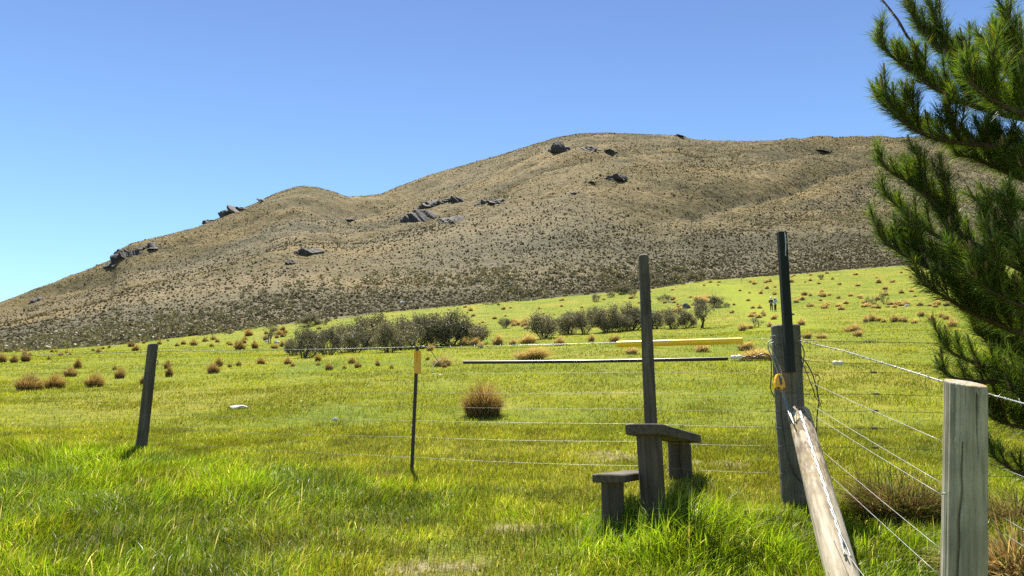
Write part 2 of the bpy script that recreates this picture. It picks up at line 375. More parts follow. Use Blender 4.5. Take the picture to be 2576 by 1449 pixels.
# hill
RIDGE = np.array([(-2400, 905), (-900, 880), (-300, 828), (0, 766), (60, 746), (130, 716), (190, 696), (250, 668), (285, 652), (300, 630), (330, 613), (380, 601), (430, 589), (500, 571), (560, 545), (640, 513), (690, 488), (740, 471), (765, 468), (800, 472), (840, 483), (875, 496), (920, 493), (960, 488), (1000, 471), (1080, 441), (1150, 421), (1250, 393), (1350, 361), (1400, 346), (1460, 336), (1530, 335), (1620, 339), (1700, 342), (1740, 351), (1800, 355), (1900, 356), (2050, 351), (2200, 349), (2300, 346), (2400, 350), (2576, 365), (3000, 400), (3600, 450), (5200, 600)], float)
RA = np.array([pix(x, y)[0] for x, y in RIDGE]); RT = np.array([pix(x, y)[1] for x, y in RIDGE])
yr_px = np.array([(-2400, 420), (-900, 500), (0, 600), (300, 720), (765, 980), (960, 860), (1460, 660), (2200, 630), (3500, 560), (5200, 420)], float)
YRA = np.array([pix(x, 600)[0] for x in yr_px[:, 0]])
def hill_xyz(a, s):
    yb = ybound(a); tb = tbound(a); yr = np.interp(a, YRA, yr_px[:, 1]); tr = np.interp(a, RA, RT)
    tr = np.maximum(tr, tb + 0.004)
    zb = yb * tb; zr = yr * tr
    q = np.clip(tr / ((zr - zb) / (yr - yb)), 0.35, 1.3)
    h = (2 - q) * s + (q - 1) * s * s - 0.9 * np.maximum(s - 1, 0) ** 2 - 0.5 * np.maximum(s - 1, 0)
    Y = yb + (yr - yb) * s; Xw = a * Y
    z = zb + (zr - zb) * h
    wv = (Xw - Y) * 0.7071; uv = (Xw + Y) * 0.7071
    wrp = (N3.fbm(Xw * 0.004, Y * 0.004, 3) - .5) * 70
    rg = np.abs(2 * N1((wv + wrp) * 0.011 + 3, uv * 0.0016) - 1)           # 0 in gullies
    rg2 = np.abs(2 * N4((wv + wrp * .6) * 0.034 + 8, uv * 0.005) - 1)
    win = sstep(0.02, 0.25, s) * (1 - 0.97 * sstep(0.50, 0.92, s)) * np.clip((tr - tb) / 0.12, 0, 1)
    z = z + win * ((rg - .55) * 19 + (rg2 - .5) * 6) + (N2.fbm(Xw * 0.03, Y * 0.03, 4) - .5) * 5 * (win * 0.8 + 0.12) + (N3.fbm(Xw * 0.15, Y * 0.15, 3) - .5) * 2.2 * sstep(0.02, 0.1, s) * (1 - .5 * sstep(.8, 1, s))
    gul = (1 - sstep(0.05, 0.32, rg)) * sstep(0.05, 0.3, s) * (1 - sstep(0.75, 0.98, s)) + 0.5 * (1 - sstep(0.04, 0.22, rg2)) * (1 - sstep(0.55, 0.9, s))
    foot = 1 - sstep(0.03, 0.22, s + (N1.fbm(Xw * 0.02, Y * 0.02, 3) - .5) * 0.3)
    return Xw, Y, z, np.clip(np.maximum(gul * .8, foot), 0, 1)
HA, HS = 1000, 460
aa = np.linspace(-1.2, 1.25, HA)
ss_ = np.concatenate([np.linspace(-0.004, 1.0, HS - 40), np.linspace(1.01, 1.5, 40)])
AG, SG = np.meshgrid(aa, ss_, indexing='ij')
hx, hy, hz, hc = hill_xyz(AG, SG)
hcol = np.zeros((HA * HS, 3)); hcol[:, 0] = hc.ravel() * 0.85
hm = np_mesh('hill', np.stack([hx, hy, hz], -1).reshape(-1, 3), [grid_faces(HA, HS)], M['hill'], hcol, True)
tag(link('hill', hm), kind='structure')
def hill_at(px, py):
    a, t = pix(px, py); s = np.linspace(0, 1, 1200)
    x, y, z, c = hill_xyz(np.full(1200, a), s)
    k = np.nonzero(z / y >= t)[0]; k = k[0] if len(k) else int(np.argmax(z / y))
    return Vector((float(x[k]), float(y[k]), float(z[k])))

# tussock and scrub covering the hillside (beyond counting): one object
def lumps(n):
    pxs = RNG.uniform(-250, 2850, n); a = (pxs - CX) / F * 1.03
    s = np.where(RNG.random(n) < .20, RNG.random(n) ** 2.2, RNG.random(n) ** 1.2) * 0.985 + 0.001
    x, y, z, c = hill_xyz(a, s)
    scrub = RNG.random(n) < c * 0.8 + 0.05
    wq = (x - y) * .7071; uq = (x + y) * .7071
    keep = RNG.random(n) < 0.30 + 0.60 * sstep(.38, .60, N4.fbm(wq * .045, uq * .012, 4)) + c * .2
    a, s, x, y, z, c, scrub = [q[keep] for q in (a, s, x, y, z, c, scrub)]; n = len(a)
    big = np.where(scrub, RNG.uniform(0.17, 0.42, n), RNG.uniform(0.17, 0.34, n)) * (0.55 + y / 560) * (1 + 1.0 * (RNG.random(n) ** 8))
    hgt = big * np.where(scrub, RNG.uniform(0.5, 1.1, n), RNG.uniform(0.4, 0.75, n))
    k = 6
    th = np.arange(k) / k * 2 * np.pi
    ph = RNG.random(n) * 6.28
    ang = th[None] + ph[:, None] + RNG.normal(0, .2, (n, k))
    r0 = big[:, None] * RNG.uniform(.7, 1.1, (n, k)); r1 = big[:, None] * RNG.uniform(.35, .65, (n, k))
    V = np.zeros((n, 2 * k + 1, 3))
    V[:, :k, 0] = x[:, None] + np.cos(ang) * r0 * .8; V[:, :k, 1] = y[:, None] + np.sin(ang) * r0 * .8; V[:, :k, 2] = z[:, None] - 0.35 * big[:, None]
    V[:, k:2*k, 0] = x[:, None] + np.cos(ang) * r1; V[:, k:2*k, 1] = y[:, None] + np.sin(ang) * r1; V[:, k:2*k, 2] = z[:, None] + hgt[:, None] * RNG.uniform(.3, .7, (n, k))
    V[:, 2*k, 0] = x + RNG.normal(0, .2, n) * big; V[:, 2*k, 1] = y + RNG.normal(0, .2, n) * big; V[:, 2*k, 2] = z + hgt
    o = (np.arange(n) * (2 * k + 1))[:, None]; j = np.arange(k)
    quads = np.stack([o + j, o + (j + 1) % k, o + k + (j + 1) % k, o + k + j], -1).reshape(-1, 4)
    tris = np.stack([o + k + j, o + k + (j + 1) % k, np.broadcast_to(o + 2 * k, (n, k))], -1).reshape(-1, 3)
    pal_t = np.array([(0.245, 0.18, 0.064), (0.21, 0.16, 0.056), (0.18, 0.148, 0.046), (0.265, 0.20, 0.088), (0.15, 0.125, 0.04)])
    pal_s = np.array([(0.16, 0.14, 0.08), (0.19, 0.165, 0.10), (0.13, 0.104, 0.054), (0.185, 0.165, 0.11), (0.14, 0.126, 0.074)])
    cc = np.where(scrub[:, None], pal_s[RNG.integers(0, 5, n)], pal_t[RNG.integers(0, 5, n)]) * RNG.uniform(.75, 1.25, (n, 1))
    return V.reshape(-1, 3), quads, tris, np.repeat(cc, 2 * k + 1, 0)
V, q, tr_, cc = lumps(300000)
M['hplant'] = leafy('hill_plants', 0.45, 0.0, 0.5, (1, 1, 1), (1.05, 1.0, 0.8))
tag(link('hillside_vegetation', np_mesh('hillside_vegetation', V, [q, tr_], M['hplant'], cc, True)), 'brown tussock and grey scrub covering the whole mountain slope', 'vegetation', kind='stuff')
# rock outcrops on the slope
def rock_mesh(name, w_, h_, d_, seed, rough=0.35, sub=4, flat=0.0):
    import bmesh
    bm = bmesh.new(); bmesh.ops.create_icosphere(bm, subdivisions=sub, radius=1)
    n = Noise(seed); rr = random.Random(seed)
    planes = [(Vector((rr.uniform(-1, 1), rr.uniform(-1, 1), rr.uniform(-.4, 1))).normalized(), rr.uniform(.62, .9)) for _ in range(9)]
    for v in bm.verts:
        p = v.co.copy()
        for nn, dd in planes:
            e = p.dot(nn) - dd
            if e > 0: p -= nn * e * 0.9
        k = float(n.fbm(p.x * 2.2 + p.z * 1.3 + 10, p.y * 2.2 - p.z * 1.1 + 10, 4)) - .5
        st = float(n(p.x * 7 + p.y * 5 + 30, p.z * 1.2 + 30)) - .5            # upright joints
        p *= 1 + k * rough * 2 + st * rough * .35
        v.co = Vector((p.x * w_ / 2, p.y * d_ / 2, p.z * h_ / 2))
    me = bpy.data.meshes.new(name); bm.to_mesh(me); bm.free(); return me
ROCKS = [
 (1403, 374, 64, 40, 'broad pale-streaked cliff face under the top of the brown mountain'),
 (1482, 374, 46, 18, 'low broken rock band just beside the cliff under the summit'),
 (1532, 380, 44, 16, 'low grey ledge between the summit cliff and the lone knob of rock'),
 (1551, 447, 46, 28, 'lone rounded grey knob of rock high on the brown slope'),
 (1484, 457, 26, 9, 'small grey ledge beside the lone rounded knob of rock'),
 (1085, 514, 74, 26, 'dark jagged rock band above the long double outcrop'),
 (1142, 503, 44, 22, 'short dark crag ending the upper jagged rock band'),
 (1215, 508, 30, 20, 'small square dark crag standing apart on the upper slope'),
 (1262, 506, 70, 20, 'long low dark ledge reaching out from the square crag'),
 (1050, 548, 90, 40, 'largest dark ribbed cliff in the middle of the slope'),
 (1137, 552, 66, 24, 'dark ribbed cliff next to the largest one in mid slope'),
 (1450, 484, 26, 8, 'tiny flat ledge alone below the rounded knob of rock'),
 (769, 635, 56, 32, 'blue-grey blocky crag low on the slope under the second peak'),
 (729, 661, 26, 14, 'small low rock just downhill of the blue-grey blocky crag'),
 (881, 553, 46, 15, 'faint dark ledge on the rib under the saddle'),
 (312, 637, 62, 50, 'steep rounded cliff jutting out of the skyline of the long spur'),
 (372, 619, 70, 20, 'rubbly shoulder beside the steep cliff on the spur skyline'),
 (280, 668, 40, 14, 'low rocks trailing downhill from the cliff on the spur'),
 (94, 753, 34, 12, 'dark low rock near the foot of the long spur'),
 (592, 526, 78, 34, 'craggy block rising over the skyline below the second peak'),
 (520, 558, 30, 14, 'small notched crag on the skyline downhill of the craggy block'),
 (664, 503, 36, 12, 'thin broken ledge on the skyline just under the second peak'),
 (1708, 341, 28, 10, 'small dark nub of rock at the edge of the flat summit'),
 (2068, 378, 46, 6, 'pale thin slab high on the slope beyond the dark board'),
]
for i, (px, py, w_, h_, lab) in enumerate(ROCKS):
    p = hill_at(px, py + h_ * 0.25); k = p.y / F
    me = rock_mesh('rock_outcrop', w_ * k * 1.3, h_ * k * 1.35, w_ * k * 1.35, 40 + i, 0.5, 5)
    me.materials.append(M['rock'])
    o = link('rock_outcrop', me, None, p + Vector((0, w_ * k * .47, w_ * k * .09))); o.rotation_euler = (R(14), R(random.uniform(-6, 6)), R(random.uniform(-25, 25)))
    tag(o, lab, 'rock outcrop', 'rock outcrops on the mountain')
STONES = [
 (1728, 776, 22, 13, 'boulder', 'dark rounded boulder beside the tallest shrub of the far thicket', 1),
 (1280, 716, 10, 7, 'boulder', 'small dark boulder in the scrub at the foot of the mountain', 0),
 (1013, 764, 15, 6, 'stone', 'white flat stone lying in the grey scrub at the mountain foot', 0),
 (600, 1028, 56, 9, 'stone', 'long flat cream stone lying in the grass between post and stake', 1),
 (842, 1058, 14, 8, 'stone', 'small angular white stone in the grass near the yellow capped stake', 1),
 (671, 862, 12, 6, 'stone', 'white stone beside the little lone tree at the meadow edge', 1),
 (697, 864, 16, 7, 'stone', 'white stone between the little lone tree and the big thicket', 1),
 (1686, 761, 10, 5, 'stone', 'pale stone uphill of the far thicket by a low bush', 1),
 (1706, 768, 9, 5, 'boulder', 'dark stone beside the pale one uphill of the far thicket', 1),
 (1993, 793, 15, 6, 'boulder', 'low dark stone in the meadow just beyond the corner post', 1),
 (2126, 762, 8, 6, 'stone', 'small pale stone standing in the open meadow near the dead shrubs', 1),
 (2282, 771, 14, 5, 'stone', 'pale stone at the head of the straw-white tussock row', 1),
 (1470, 716, 8, 5, 'boulder', 'dark stone among the scrub above the far thicket', 0),
]
for i, (px, py, w_, h_, mk, lab, onfield) in enumerate(STONES):
    p = ground_at(px, py) if onfield else hill_at(px, py); k = p.y / F
    me = rock_mesh('stone' if mk == 'stone' else 'boulder', w_ * k * 1.1, h_ * k * 1.7, w_ * k * 0.7, 90 + i, 0.16, 3)
    me.materials.append(M[mk]); me.polygons.foreach_set('use_smooth', [mk == 'boulder'] * len(me.polygons))
    o = link('stone' if mk == 'stone' else 'boulder', me, None, p + Vector((0, 0, h_ * k * 0.25))); tag(o, lab, 'stone' if mk == 'stone' else 'boulder', 'stones lying about the meadow')

# ---------------------------------------------------------------- posts, stile, fences
def post(name, base, top, r0, r1, mats, parent=None, n=72, rows=90, cracks=(), knots=(), wob=0.03, seed=1, slant=(0, 0), bevel=0.006, flats=0):
    """round timber as one mesh along its own z; cracks: (theta, z0, z1, wander, width, depth) in metres from the base"""
    base, top = Vector(base), Vector(top); L = (top - base).length; ns = Noise(seed)
    th = np.arange(n) / n * 2 * np.pi; zz = np.concatenate([np.linspace(0, L - bevel, rows), [L]])
    T, Z = np.meshgrid(th, zz, indexing='ij')
    rad = r0 + (r1 - r0) * Z / L
    rad = rad * (1 + wob * 2 * (ns.fbm(np.cos(T) * 1.2 + 5, np.sin(T) * 1.2 + Z * 1.1 + 5, 3) - .5)) + 0.0022 * (ns(T * 9 % 57, Z * 1.4) - .5) * 2
    rad = np.where(Z > L - bevel * .5, rad - bevel * .8, rad)
    mi = np.zeros(T.shape, int)
    for c0, z0, z1, wan, wd, dp in cracks:
        cth = c0 + wan * 2 * (ns.fbm(Z * 3.1 + 20, Z * 0 + c0 * 3, 3) - .5)
        dth = (T - cth + np.pi) % (2 * np.pi) - np.pi
        prof = np.clip((Z - z0) / max(z1 - z0, .01), 0, 1); inside = (Z >= z0) & (Z <= z1)
        wl = wd * (0.35 + 0.65 * np.sin(np.pi * np.clip(prof, .02, .98)) if wd < 0.008 else prof ** .7)
        g = np.exp(-(dth * rad / np.maximum(wl, 1e-4)) ** 2) * inside
        rad = rad - dp * g
    for kth, kz, kr in knots:
        dd = np.hypot(((T - kth + np.pi) % (2 * np.pi) - np.pi) * rad, (Z - kz) * .8)
        rad = rad + 0.004 * np.exp(-(dd / kr) ** 2) - 0.006 * np.exp(-(dd / (kr * .45)) ** 2)
    Xc, Yc = rad * np.cos(T), rad * np.sin(T)
    Zs = Z + np.where(Z > L * .5, (Xc * slant[0] + Yc * slant[1]) * (Z / L) ** 6, 0)
    nz = len(zz); V = np.stack([Xc, Yc, Zs], -1).reshape(-1, 3)
    i, j = np.meshgrid(np.arange(n), np.arange(nz - 1), indexing='ij')
    q = np.stack([i * nz + j, ((i + 1) % n) * nz + j, ((i + 1) % n) * nz + j + 1, i * nz + j + 1], -1).reshape(-1, 4)
    rings = [np.arange(n) * nz + nz - 1]; extra = []; base_i = len(V)
    for f in (.75, .5, .25):
        rr = V[rings[0]] * np.array([f, f, 1]); rr[:, 2] = L + rr[:, 0] * slant[0] + rr[:, 1] * slant[1] + (ns(rr[:, 0] * 90 + 50, rr[:, 1] * 90 + 50) - .5) * .006
        extra.append(rr); rings.append(np.arange(n) + base_i); base_i += n
    extra.append(np.array([[0, 0, L]])); V = np.concatenate([V] + extra); k = np.arange(n)
    tops = [np.stack([a[k], a[(k + 1) % n], b[(k + 1) % n], b[k]], -1) for a, b in zip(rings[:-1], rings[1:])]
    tri = np.stack([rings[-1][k], rings[-1][(k + 1) % n], np.full(n, base_i)], -1)
    midx = np.concatenate([np.zeros(len(q)), np.ones(3 * n), np.ones(n)])
    me = np_mesh(name, V, [q] + tops + [tri], None, None, True, mats=mats, midx=midx)
    o = link(name, me, parent); o.location = base - (parent.location if parent else Vector((0, 0, 0)))
    if parent and parent.parent: o.location -= parent.parent.location
    o.rotation_euler = Vector((0, 0, 1)).rotation_difference((top - base).normalized()).to_euler()
    return o
def plank(name, corners, th, mats, parent, chamfer=0.035, seed=3):
    """flat board: four top corners in order, thickness down, chamfered ends, worn edges; built along its own axes"""
    c = [Vector(p) for p in corners]; ax = ((c[1] - c[0])).normalized(); wd = (c[3] - c[0]); wv = (wd - ax * wd.dot(ax)).normalized(); up = ax.cross(wv)
    if up.z < 0: up = -up
    L = (c[1] - c[0]).length; W = (wd - ax * wd.dot(ax)).length; rr = random.Random(seed)
    out = [(chamfer, 0), (L - chamfer, 0), (L, chamfer), (L, W - chamfer), (L - chamfer, W), (chamfer, W), (0, W - chamfer), (0, chamfer)]
    mb = MB(); e = 0.006
    def ring(ins, z): 
        return [(x + (ins if x < L / 2 else -ins), y + (ins if y < W / 2 else -ins), z + rr.uniform(-.0012, .0012)) for x, y in out]
    rs = [ring(e, -th), ring(0, -th + e), ring(0, -e), ring(e, 0)]
    vs = sum(rs, []); fs = [(i * 8 + j, i * 8 + (j + 1) % 8, (i + 1) * 8 + (j + 1) % 8, (i + 1) * 8 + j) for i in range(3) for j in range(8)]
    fs += [tuple(reversed(range(8))), tuple(24 + j for j in range(8))]
    # local frame with the grain along z, so the wood texture runs along the board
    mb.add([(y, z, x) for x, y, z in vs], fs)
    me = mb.mesh(name, mats); o = link(name, me, parent)
    o.matrix_basis = Matrix.Translation(c[0] - parent.location) @ Matrix((( wv.x, up.x, ax.x), (wv.y, up.y, ax.y), (wv.z, up.z, ax.z))).to_4x4()
    return o

def G(X, Y): return float(gz(X, Y))
# stile over the fence
sroot = empty('stile', (1.0, 5.3, G(1.0, 5.3)), 'weathered timber stile with a tall handhold pole, a long platform and a low step', 'stile')
d1 = Vector((.37, .93)); pn = Vector((.93, -.37)); nc = Vector((.955, 5.05)); Lp = 1.78
pt = lambda u, v, z: Vector((nc.x + d1.x * u - pn.x * v, nc.y + d1.y * u - pn.y * v, z))
z0, z1 = at(1656, 1065, 5.05).z, at(1757, 1094, 6.7).z
plank('platform', [pt(0, 0, z0), pt(Lp, 0, z1), pt(Lp, .24, z1), pt(0, .24, z0)], .068, M['stile_wood'], sroot, .04)
post('leg', at(1648, 1345, 5.22), at(1632, 1092, 5.26), .082, .083, [M['stile_wood'], M['sawn']], sroot, seed=21, cracks=[(4.3, .1, .6, .3, .004, .012)], knots=[(4.9, .42, .03)])
post('leg', at(1714, 1240, 6.5), at(1708, 1104, 6.5), .094, .093, [M['stile_wood'], M['sawn']], sroot, seed=22, cracks=[(4.55, .0, .6, .25, .006, .02)], knots=[(4.1, .35, .025)])
sp = lambda u, v, z: Vector((.70 + d1.x * u - pn.x * v, 5.0 + d1.y * u - pn.y * v, z))
zs = at(1547, 1194, 5.0).z
plank('step', [sp(0, 0, zs), sp(.85, 0, zs), sp(.85, .21, zs), sp(0, .21, zs)], .052, M['stile_wood'], sroot, .03, 5)
post('step_leg', at(1542, 1350, 5.17), at(1540, 1210, 5.17), .073, .072, [M['stile_wood'], M['sawn']], sroot, seed=23)
post('pole', at(1646, 1250, 5.42), at(1618, 641, 5.42), .046, .037, [M['old_wood'], M['old_wood']], sroot, n=40, rows=160, wob=.05, seed=24, bevel=.012, cracks=[(4.4, .9, 1.7, .4, .003, .006)])

# fence line from the leaning post to the corner post
FA0, FA1 = Vector((-3.66, 7.8)), Vector((2.01, 5.7))
def on_line(P0, P1, px, py):
    a, t = pix(px, py); d = P1 - P0                        # (P0 + k d).x = a (P0 + k d).y
    k = (a * P0.y - P0.x) / (d.x - a * d.y); Y = P0.y + k * d.y
    return Vector((a * Y, Y, t * Y))
def onA(px, py): return on_line(FA0, FA1, px, py)
def catenary(pts, n=14, sag=0.0):
    out = []
    for p, q in zip(pts[:-1], pts[1:]):
        for k in range(n): out.append(p.lerp(q, k / n) - Vector((0, 0, sag * 4 * (k / n) * (1 - k / n))))
    return out + [pts[-1]]
def barbed(mb, pts, r=0.0017, pitch=0.045, spacing=0.115, m=0, seed=0):
    rr = random.Random(seed); P = [Vector(p) for p in pts]
    seg = [(P[i + 1] - P[i]).length for i in range(len(P) - 1)]; L = sum(seg); n = max(8, int(L / 0.012))
    def pos(s):
        for i, l in enumerate(seg):
            if s <= l or i == len(seg) - 1: return P[i].lerp(P[i + 1], s / l), (P[i + 1] - P[i]).normalized()
            s -= l
    for off in (0, math.pi):
        q = []
        for i in range(n + 1):
            c, d = pos(L * i / n); u = d.cross(Vector((0, 0, 1))).normalized(); v = u.cross(d); a = 2 * math.pi * L * i / n / pitch + off
            q.append(c + (u * math.cos(a) + v * math.sin(a)) * r * .95)
        mb.tube(q, r, 4, m)
    s = 0.04
    while s < L:
        c, d = pos(s); u = d.cross(Vector((0, 0, 1))).normalized(); v = u.cross(d)
        for k in range(2):
            a = rr.uniform(0, 3.14); e = u * math.cos(a) + v * math.sin(a)
            mb.tube([c - e * .014 + d * .004, c, c + e * .014 - d * .004], [.0005, .0019, .0005], 4, m)
        mb.tube([c - d * .007, c + d * .007], r * 2.1, 5, m)
        s += spacing * rr.uniform(.9, 1.1)
    return mb
fa = empty('wire_fence', (-1.0, 6.8, G(-1.0, 6.8)), 'long wire fence with leaning post, yellow capped stake, thick corner post and sleeved wires', 'fence', 'wire fences of the meadow')
XS = [-420, 0, 378, 1045, 1625, 1955]
AY = {'barbed': [906, 894, 884, 873, 859, 852], 1: [952, 932, 917, 913, 909, 903], 2: [950, 941, 935, 939, 936, 936], 3: [981, 980, 980, 988, 988, 991],
      4: [1000, 1008, 1012, 1023, 1029, 1035], 5: [1030, 1037, 1043, 1058, 1066, 1074], 6: [1055, 1066, 1077, 1099, 1110, 1120], 7: [1088, 1100, 1112, 1150, 1172, 1189]}
part('barbed_wire', barbed(MB(), catenary([onA(x, y) for x, y in zip(XS, AY['barbed'])], 6, .006), seed=1), M['wire'], fa)
for k in range(1, 8):
    part('wire', MB().tube(catenary([onA(x, y) for x, y in zip(XS, AY[k])], 8, .005 if k < 6 else .012), .0010, 5), M['wire'] if k in (5, 6, 7) else M['darkwire'], fa)
part('fallen_barbed_wire', barbed(MB(), catenary([onA(x, y) for x, y in ((380, 1130), (511, 1142), (652, 1161), (780, 1180))], 8, .01), .0016, seed=2), M['darkwire'], fa, 'slack dark barbed strand sagging into the grass')
lp = post('fence_post', onA(351, 1168), onA(385, 866), .054, .049, [M['old_wood'], M['old_wood']], fa, n=40, rows=90, wob=.05, seed=31, cracks=[(4.4, .2, 1.15, .25, .005, .008), (4.9, .3, 1.0, .2, .003, .006)], slant=(.15, 0))
lp['label'] = 'thin grey fence post leaning to one side'
hb = MB(); c0 = onA(391, 912)
hb.tube([c0 + Vector((.012 + .018 * math.cos(a), -.01, .022 * math.sin(a))) for a in np.linspace(-2.2, 2.2, 14)], .004, 6)
part('hook', hb, M['steel'], fa)
tb = MB(); tb.tube([onA(352, 886), onA(360, 889), onA(371, 898)], .0022, 5)
tb2 = MB(); tb2.tube([onA(374, 918), onA(351, 933), onA(372, 938)], .0026, 5)
part('wire_tie', tb, M['wire'], fa); part('wire_tie', tb2, M['wire'], fa)
# steel stake with its yellow cap
stk = empty('metal_stake', Vector(onA(1033, 1275)) - fa.location, None, None); stk.parent = fa; stk['label'] = 'slim dark steel stake with a yellow plastic cap'
def tee(b, t, w_=.036, d_=.03, th=.005):                     # Y-section steel stake
    ax = (t - b).normalized(); u = Vector((1, 0, 0)); u = (u - ax * u.dot(ax)).normalized(); v = ax.cross(u); mb = MB()
    for e0, e1 in ((-u * w_ / 2 - v * th, u * w_ / 2 + v * th),):
        vs = [p + q for p in (b, t) for q in (-u * w_ / 2 - v * th / 2, u * w_ / 2 - v * th / 2, u * w_ / 2 + v * th / 2, u * th / 2 + v * th / 2, u * th / 2 + v * d_, -u * th / 2 + v * d_, -u * th / 2 + v * th / 2, -u * w_ / 2 + v * th / 2)]
        mb.add(vs, [(j, (j + 1) % 8, 8 + (j + 1) % 8, 8 + j) for j in range(8)] + [tuple(range(7, -1, -1)), tuple(range(8, 16))])
    return mb
part('stake', tee(onA(1031, 1290), onA(1050, 872), .030, .026), M['steel'], stk)
cb = MB(); b0, b1 = onA(1050.5, 940), onA(1050, 883); W_ = .029
ax = (b1 - b0).normalized(); prof = []
for f, s in ((0, .97), (.02, 1), (.45, 1.0), (.62, 1.0), (.93, 1.03), (1, .95)):
    p = b0.lerp(b1, f); k = []
    for x, y in ((-1, -.55), (-.8, -.72), (-.32, -.72), (0, -.42 if f > .6 else -.68), (.32, -.72), (.8, -.72), (1, -.55), (1, .55), (.8, .72), (-.8, .72), (-1, .55)):
        k.append(p + Vector((x * W_ * s, y * W_ * s, 0)))
    prof += k
nn = 11
cb.add(prof, [(i * nn + j, i * nn + (j + 1) % nn, (i + 1) * nn + (j + 1) % nn, (i + 1) * nn + j) for i in range(5) for j in range(nn)] + [tuple(reversed(range(nn))), tuple(5 * nn + j for j in range(nn))])
part('stake_cap', cb, M['orange_yellow'], stk)
# white and black jumper wires beside the stake
part('jumper_wire', MB().tube(ease([onA(1056, 870), onA(1068, 872), onA(1085, 885), onA(1100, 906), onA(1107, 917)], 6), .0026, 6), M['black'], fa, 'black insulated jumper wire hanging beside the yellow cap')
part('jumper_wire', MB().tube(ease([onA(1107, 905), onA(1096, 913), onA(1088, 928), onA(1087, 939), onA(1097, 940), onA(1112, 943)], 6), .0032, 6), M['white'], fa, 'white jumper wire bent into a hook')
# sleeves over the wires where people climb
def sleeve(x0, y0, x1, y1, r, sag=0):
    a, b = onA(x0, y0), onA(x1, y1); pts = [a.lerp(b, k / 24) - Vector((0, 0, sag * math.sin(math.pi * k / 24))) for k in range(25)]
    mb = MB().tube(pts, r, 20, 0, False); mb.tube(pts, r * .8, 20, 1, False)
    for i in (0, 24):
        vs = []; d = (b - a).normalized(); u = d.orthogonal().normalized(); v = d.cross(u)
        for k in range(20):
            e = u * math.cos(k * math.pi / 10) + v * math.sin(k * math.pi / 10); vs += [pts[i] + e * r, pts[i] + e * r * .8]
        mb.add(vs, [(2 * k, 2 * ((k + 1) % 20), 2 * ((k + 1) % 20) + 1, 2 * k + 1) for k in range(20)])
    return mb
part('pipe_sleeve', sleeve(1553, 866, 1868, 857, .0245), [M['yellow'], M['orange_yellow']], fa, 'glossy yellow pipe over the barbed wire')
part('pipe_sleeve', sleeve(1166, 911.5, 1831, 902, .0132, .006), [M['black'], M['black']], fa, 'thin black pipe over the second wire')
def insulator(c, d, L=.09, r=.017):
    mb = MB(); d = d.normalized(); f = [(-1, .25), (-.92, .62), (-.7, .92), (-.3, 1), (-.22, .8), (.22, .8), (.3, 1), (.7, .92), (.92, .62), (1, .25)]
    return mb.tube([c + d * (L / 2 * k) for k, _ in f], [r * q for _, q in f], 14)
part('insulator', insulator(onA(1853, 898.5), onA(1870, 898) - onA(1840, 899)), M['white'], fa)
part('wire', MB().tube([onA(1828, 902), onA(1842, 900)], .0025, 5).tube(ease([onA(1866, 898), onA(1885, 899), onA(1905, 897), onA(1935, 893), onA(1958, 889)], 5), .0022, 5), M['darkwire'], fa)
part('cable', MB().tube(ease([onA(1868, 898), onA(1882, 896), onA(1896, 899), onA(1912, 892), onA(1925, 890), onA(1936, 896), onA(1940, 915), onA(1940, 950), onA(1938, 975), onA(1948, 1000)], 6), .0042, 7), M['black'], fa, 'black insulated cable looping to the switch')
# corner post
cpost = empty('strainer_post', Vector((2.01, 5.7, G(2.01, 5.7))) - fa.location, None, None); cpost.parent = fa; cpost['label'] = 'thick grey corner post with a dark board fixed upright to it'
post('post', at(2001, 1275, 5.7), at(1975.5, 817, 5.7), .094, .105, [M['corner_wood'], M['corner_wood']], cpost, n=96, rows=140, wob=.03, seed=33, bevel=.012, slant=(.04, .1),
     cracks=[(4.0, .9, 1.36, .1, .004, .012), (3.8, 1.0, 1.36, .1, .003, .01), (4.25, 1.05, 1.36, .1, .003, .01), (5.3, .8, 1.36, .1, .003, .008), (3.6, .2, .9, .15, .003, .008), (4.6, .3, 1.0, .1, .003, .008), (5.6, .9, 1.36, .1, .003, .01)])
def boxbar(b, t, w_, d_, bev=.004):
    ax = (t - b).normalized(); u = Vector((1, 0.12, 0)); u = (u - ax * u.dot(ax)).normalized(); v = ax.cross(u); mb = MB()
    o8 = [(-w_ / 2 + bev, -d_ / 2), (w_ / 2 - bev, -d_ / 2), (w_ / 2, -d_ / 2 + bev), (w_ / 2, d_ / 2 - bev), (w_ / 2 - bev, d_ / 2), (-w_ / 2 + bev, d_ / 2), (-w_ / 2, d_ / 2 - bev), (-w_ / 2, -d_ / 2 + bev)]
    vs = [b.lerp(t, f) + u * x * s + v * y * s for f, s in ((0, .9), (.004, 1), (.33, 1), (.66, 1), (.997, 1), (1, .92)) for x, y in o8]
    mb.add(vs, [(i * 8 + j, i * 8 + (j + 1) % 8, (i + 1) * 8 + (j + 1) % 8, (i + 1) * 8 + j) for i in range(5) for j in range(8)] + [tuple(reversed(range(8))), tuple(40 + j for j in range(8))])
    return mb, u, v
bt, bb = at(1966.5, 584, 5.565), at(1988, 936, 5.565)
mb, u, v = boxbar(bb, bt, .064, .045)
if v.y > 0: v = -v
board = part('marker_board', mb, M['dark_board'], cpost)
drip = MB(); rr = random.Random(4)
for k in range(26):
    f = k / 26; p = bt.lerp(bb, .004 + f * .175) + u * (.012 + rr.uniform(-.002, .002) + .006 * math.sin(f * 5)) + v * .0238
    r_ = (.0042 if f < .75 else .003) * rr.uniform(.7, 1.15); drip.tube([p - u * r_, p + u * r_], [.001, .001], 4, 0)
    q = bt.lerp(bb, .004 + (f + .045) * .175) + u * .012 + v * .0238
    drip.add([p - u * r_, p + u * r_, q + u * r_, q - u * r_], [(0, 1, 2, 3)])
part('paint_drip', drip, M['white_drip'], board)
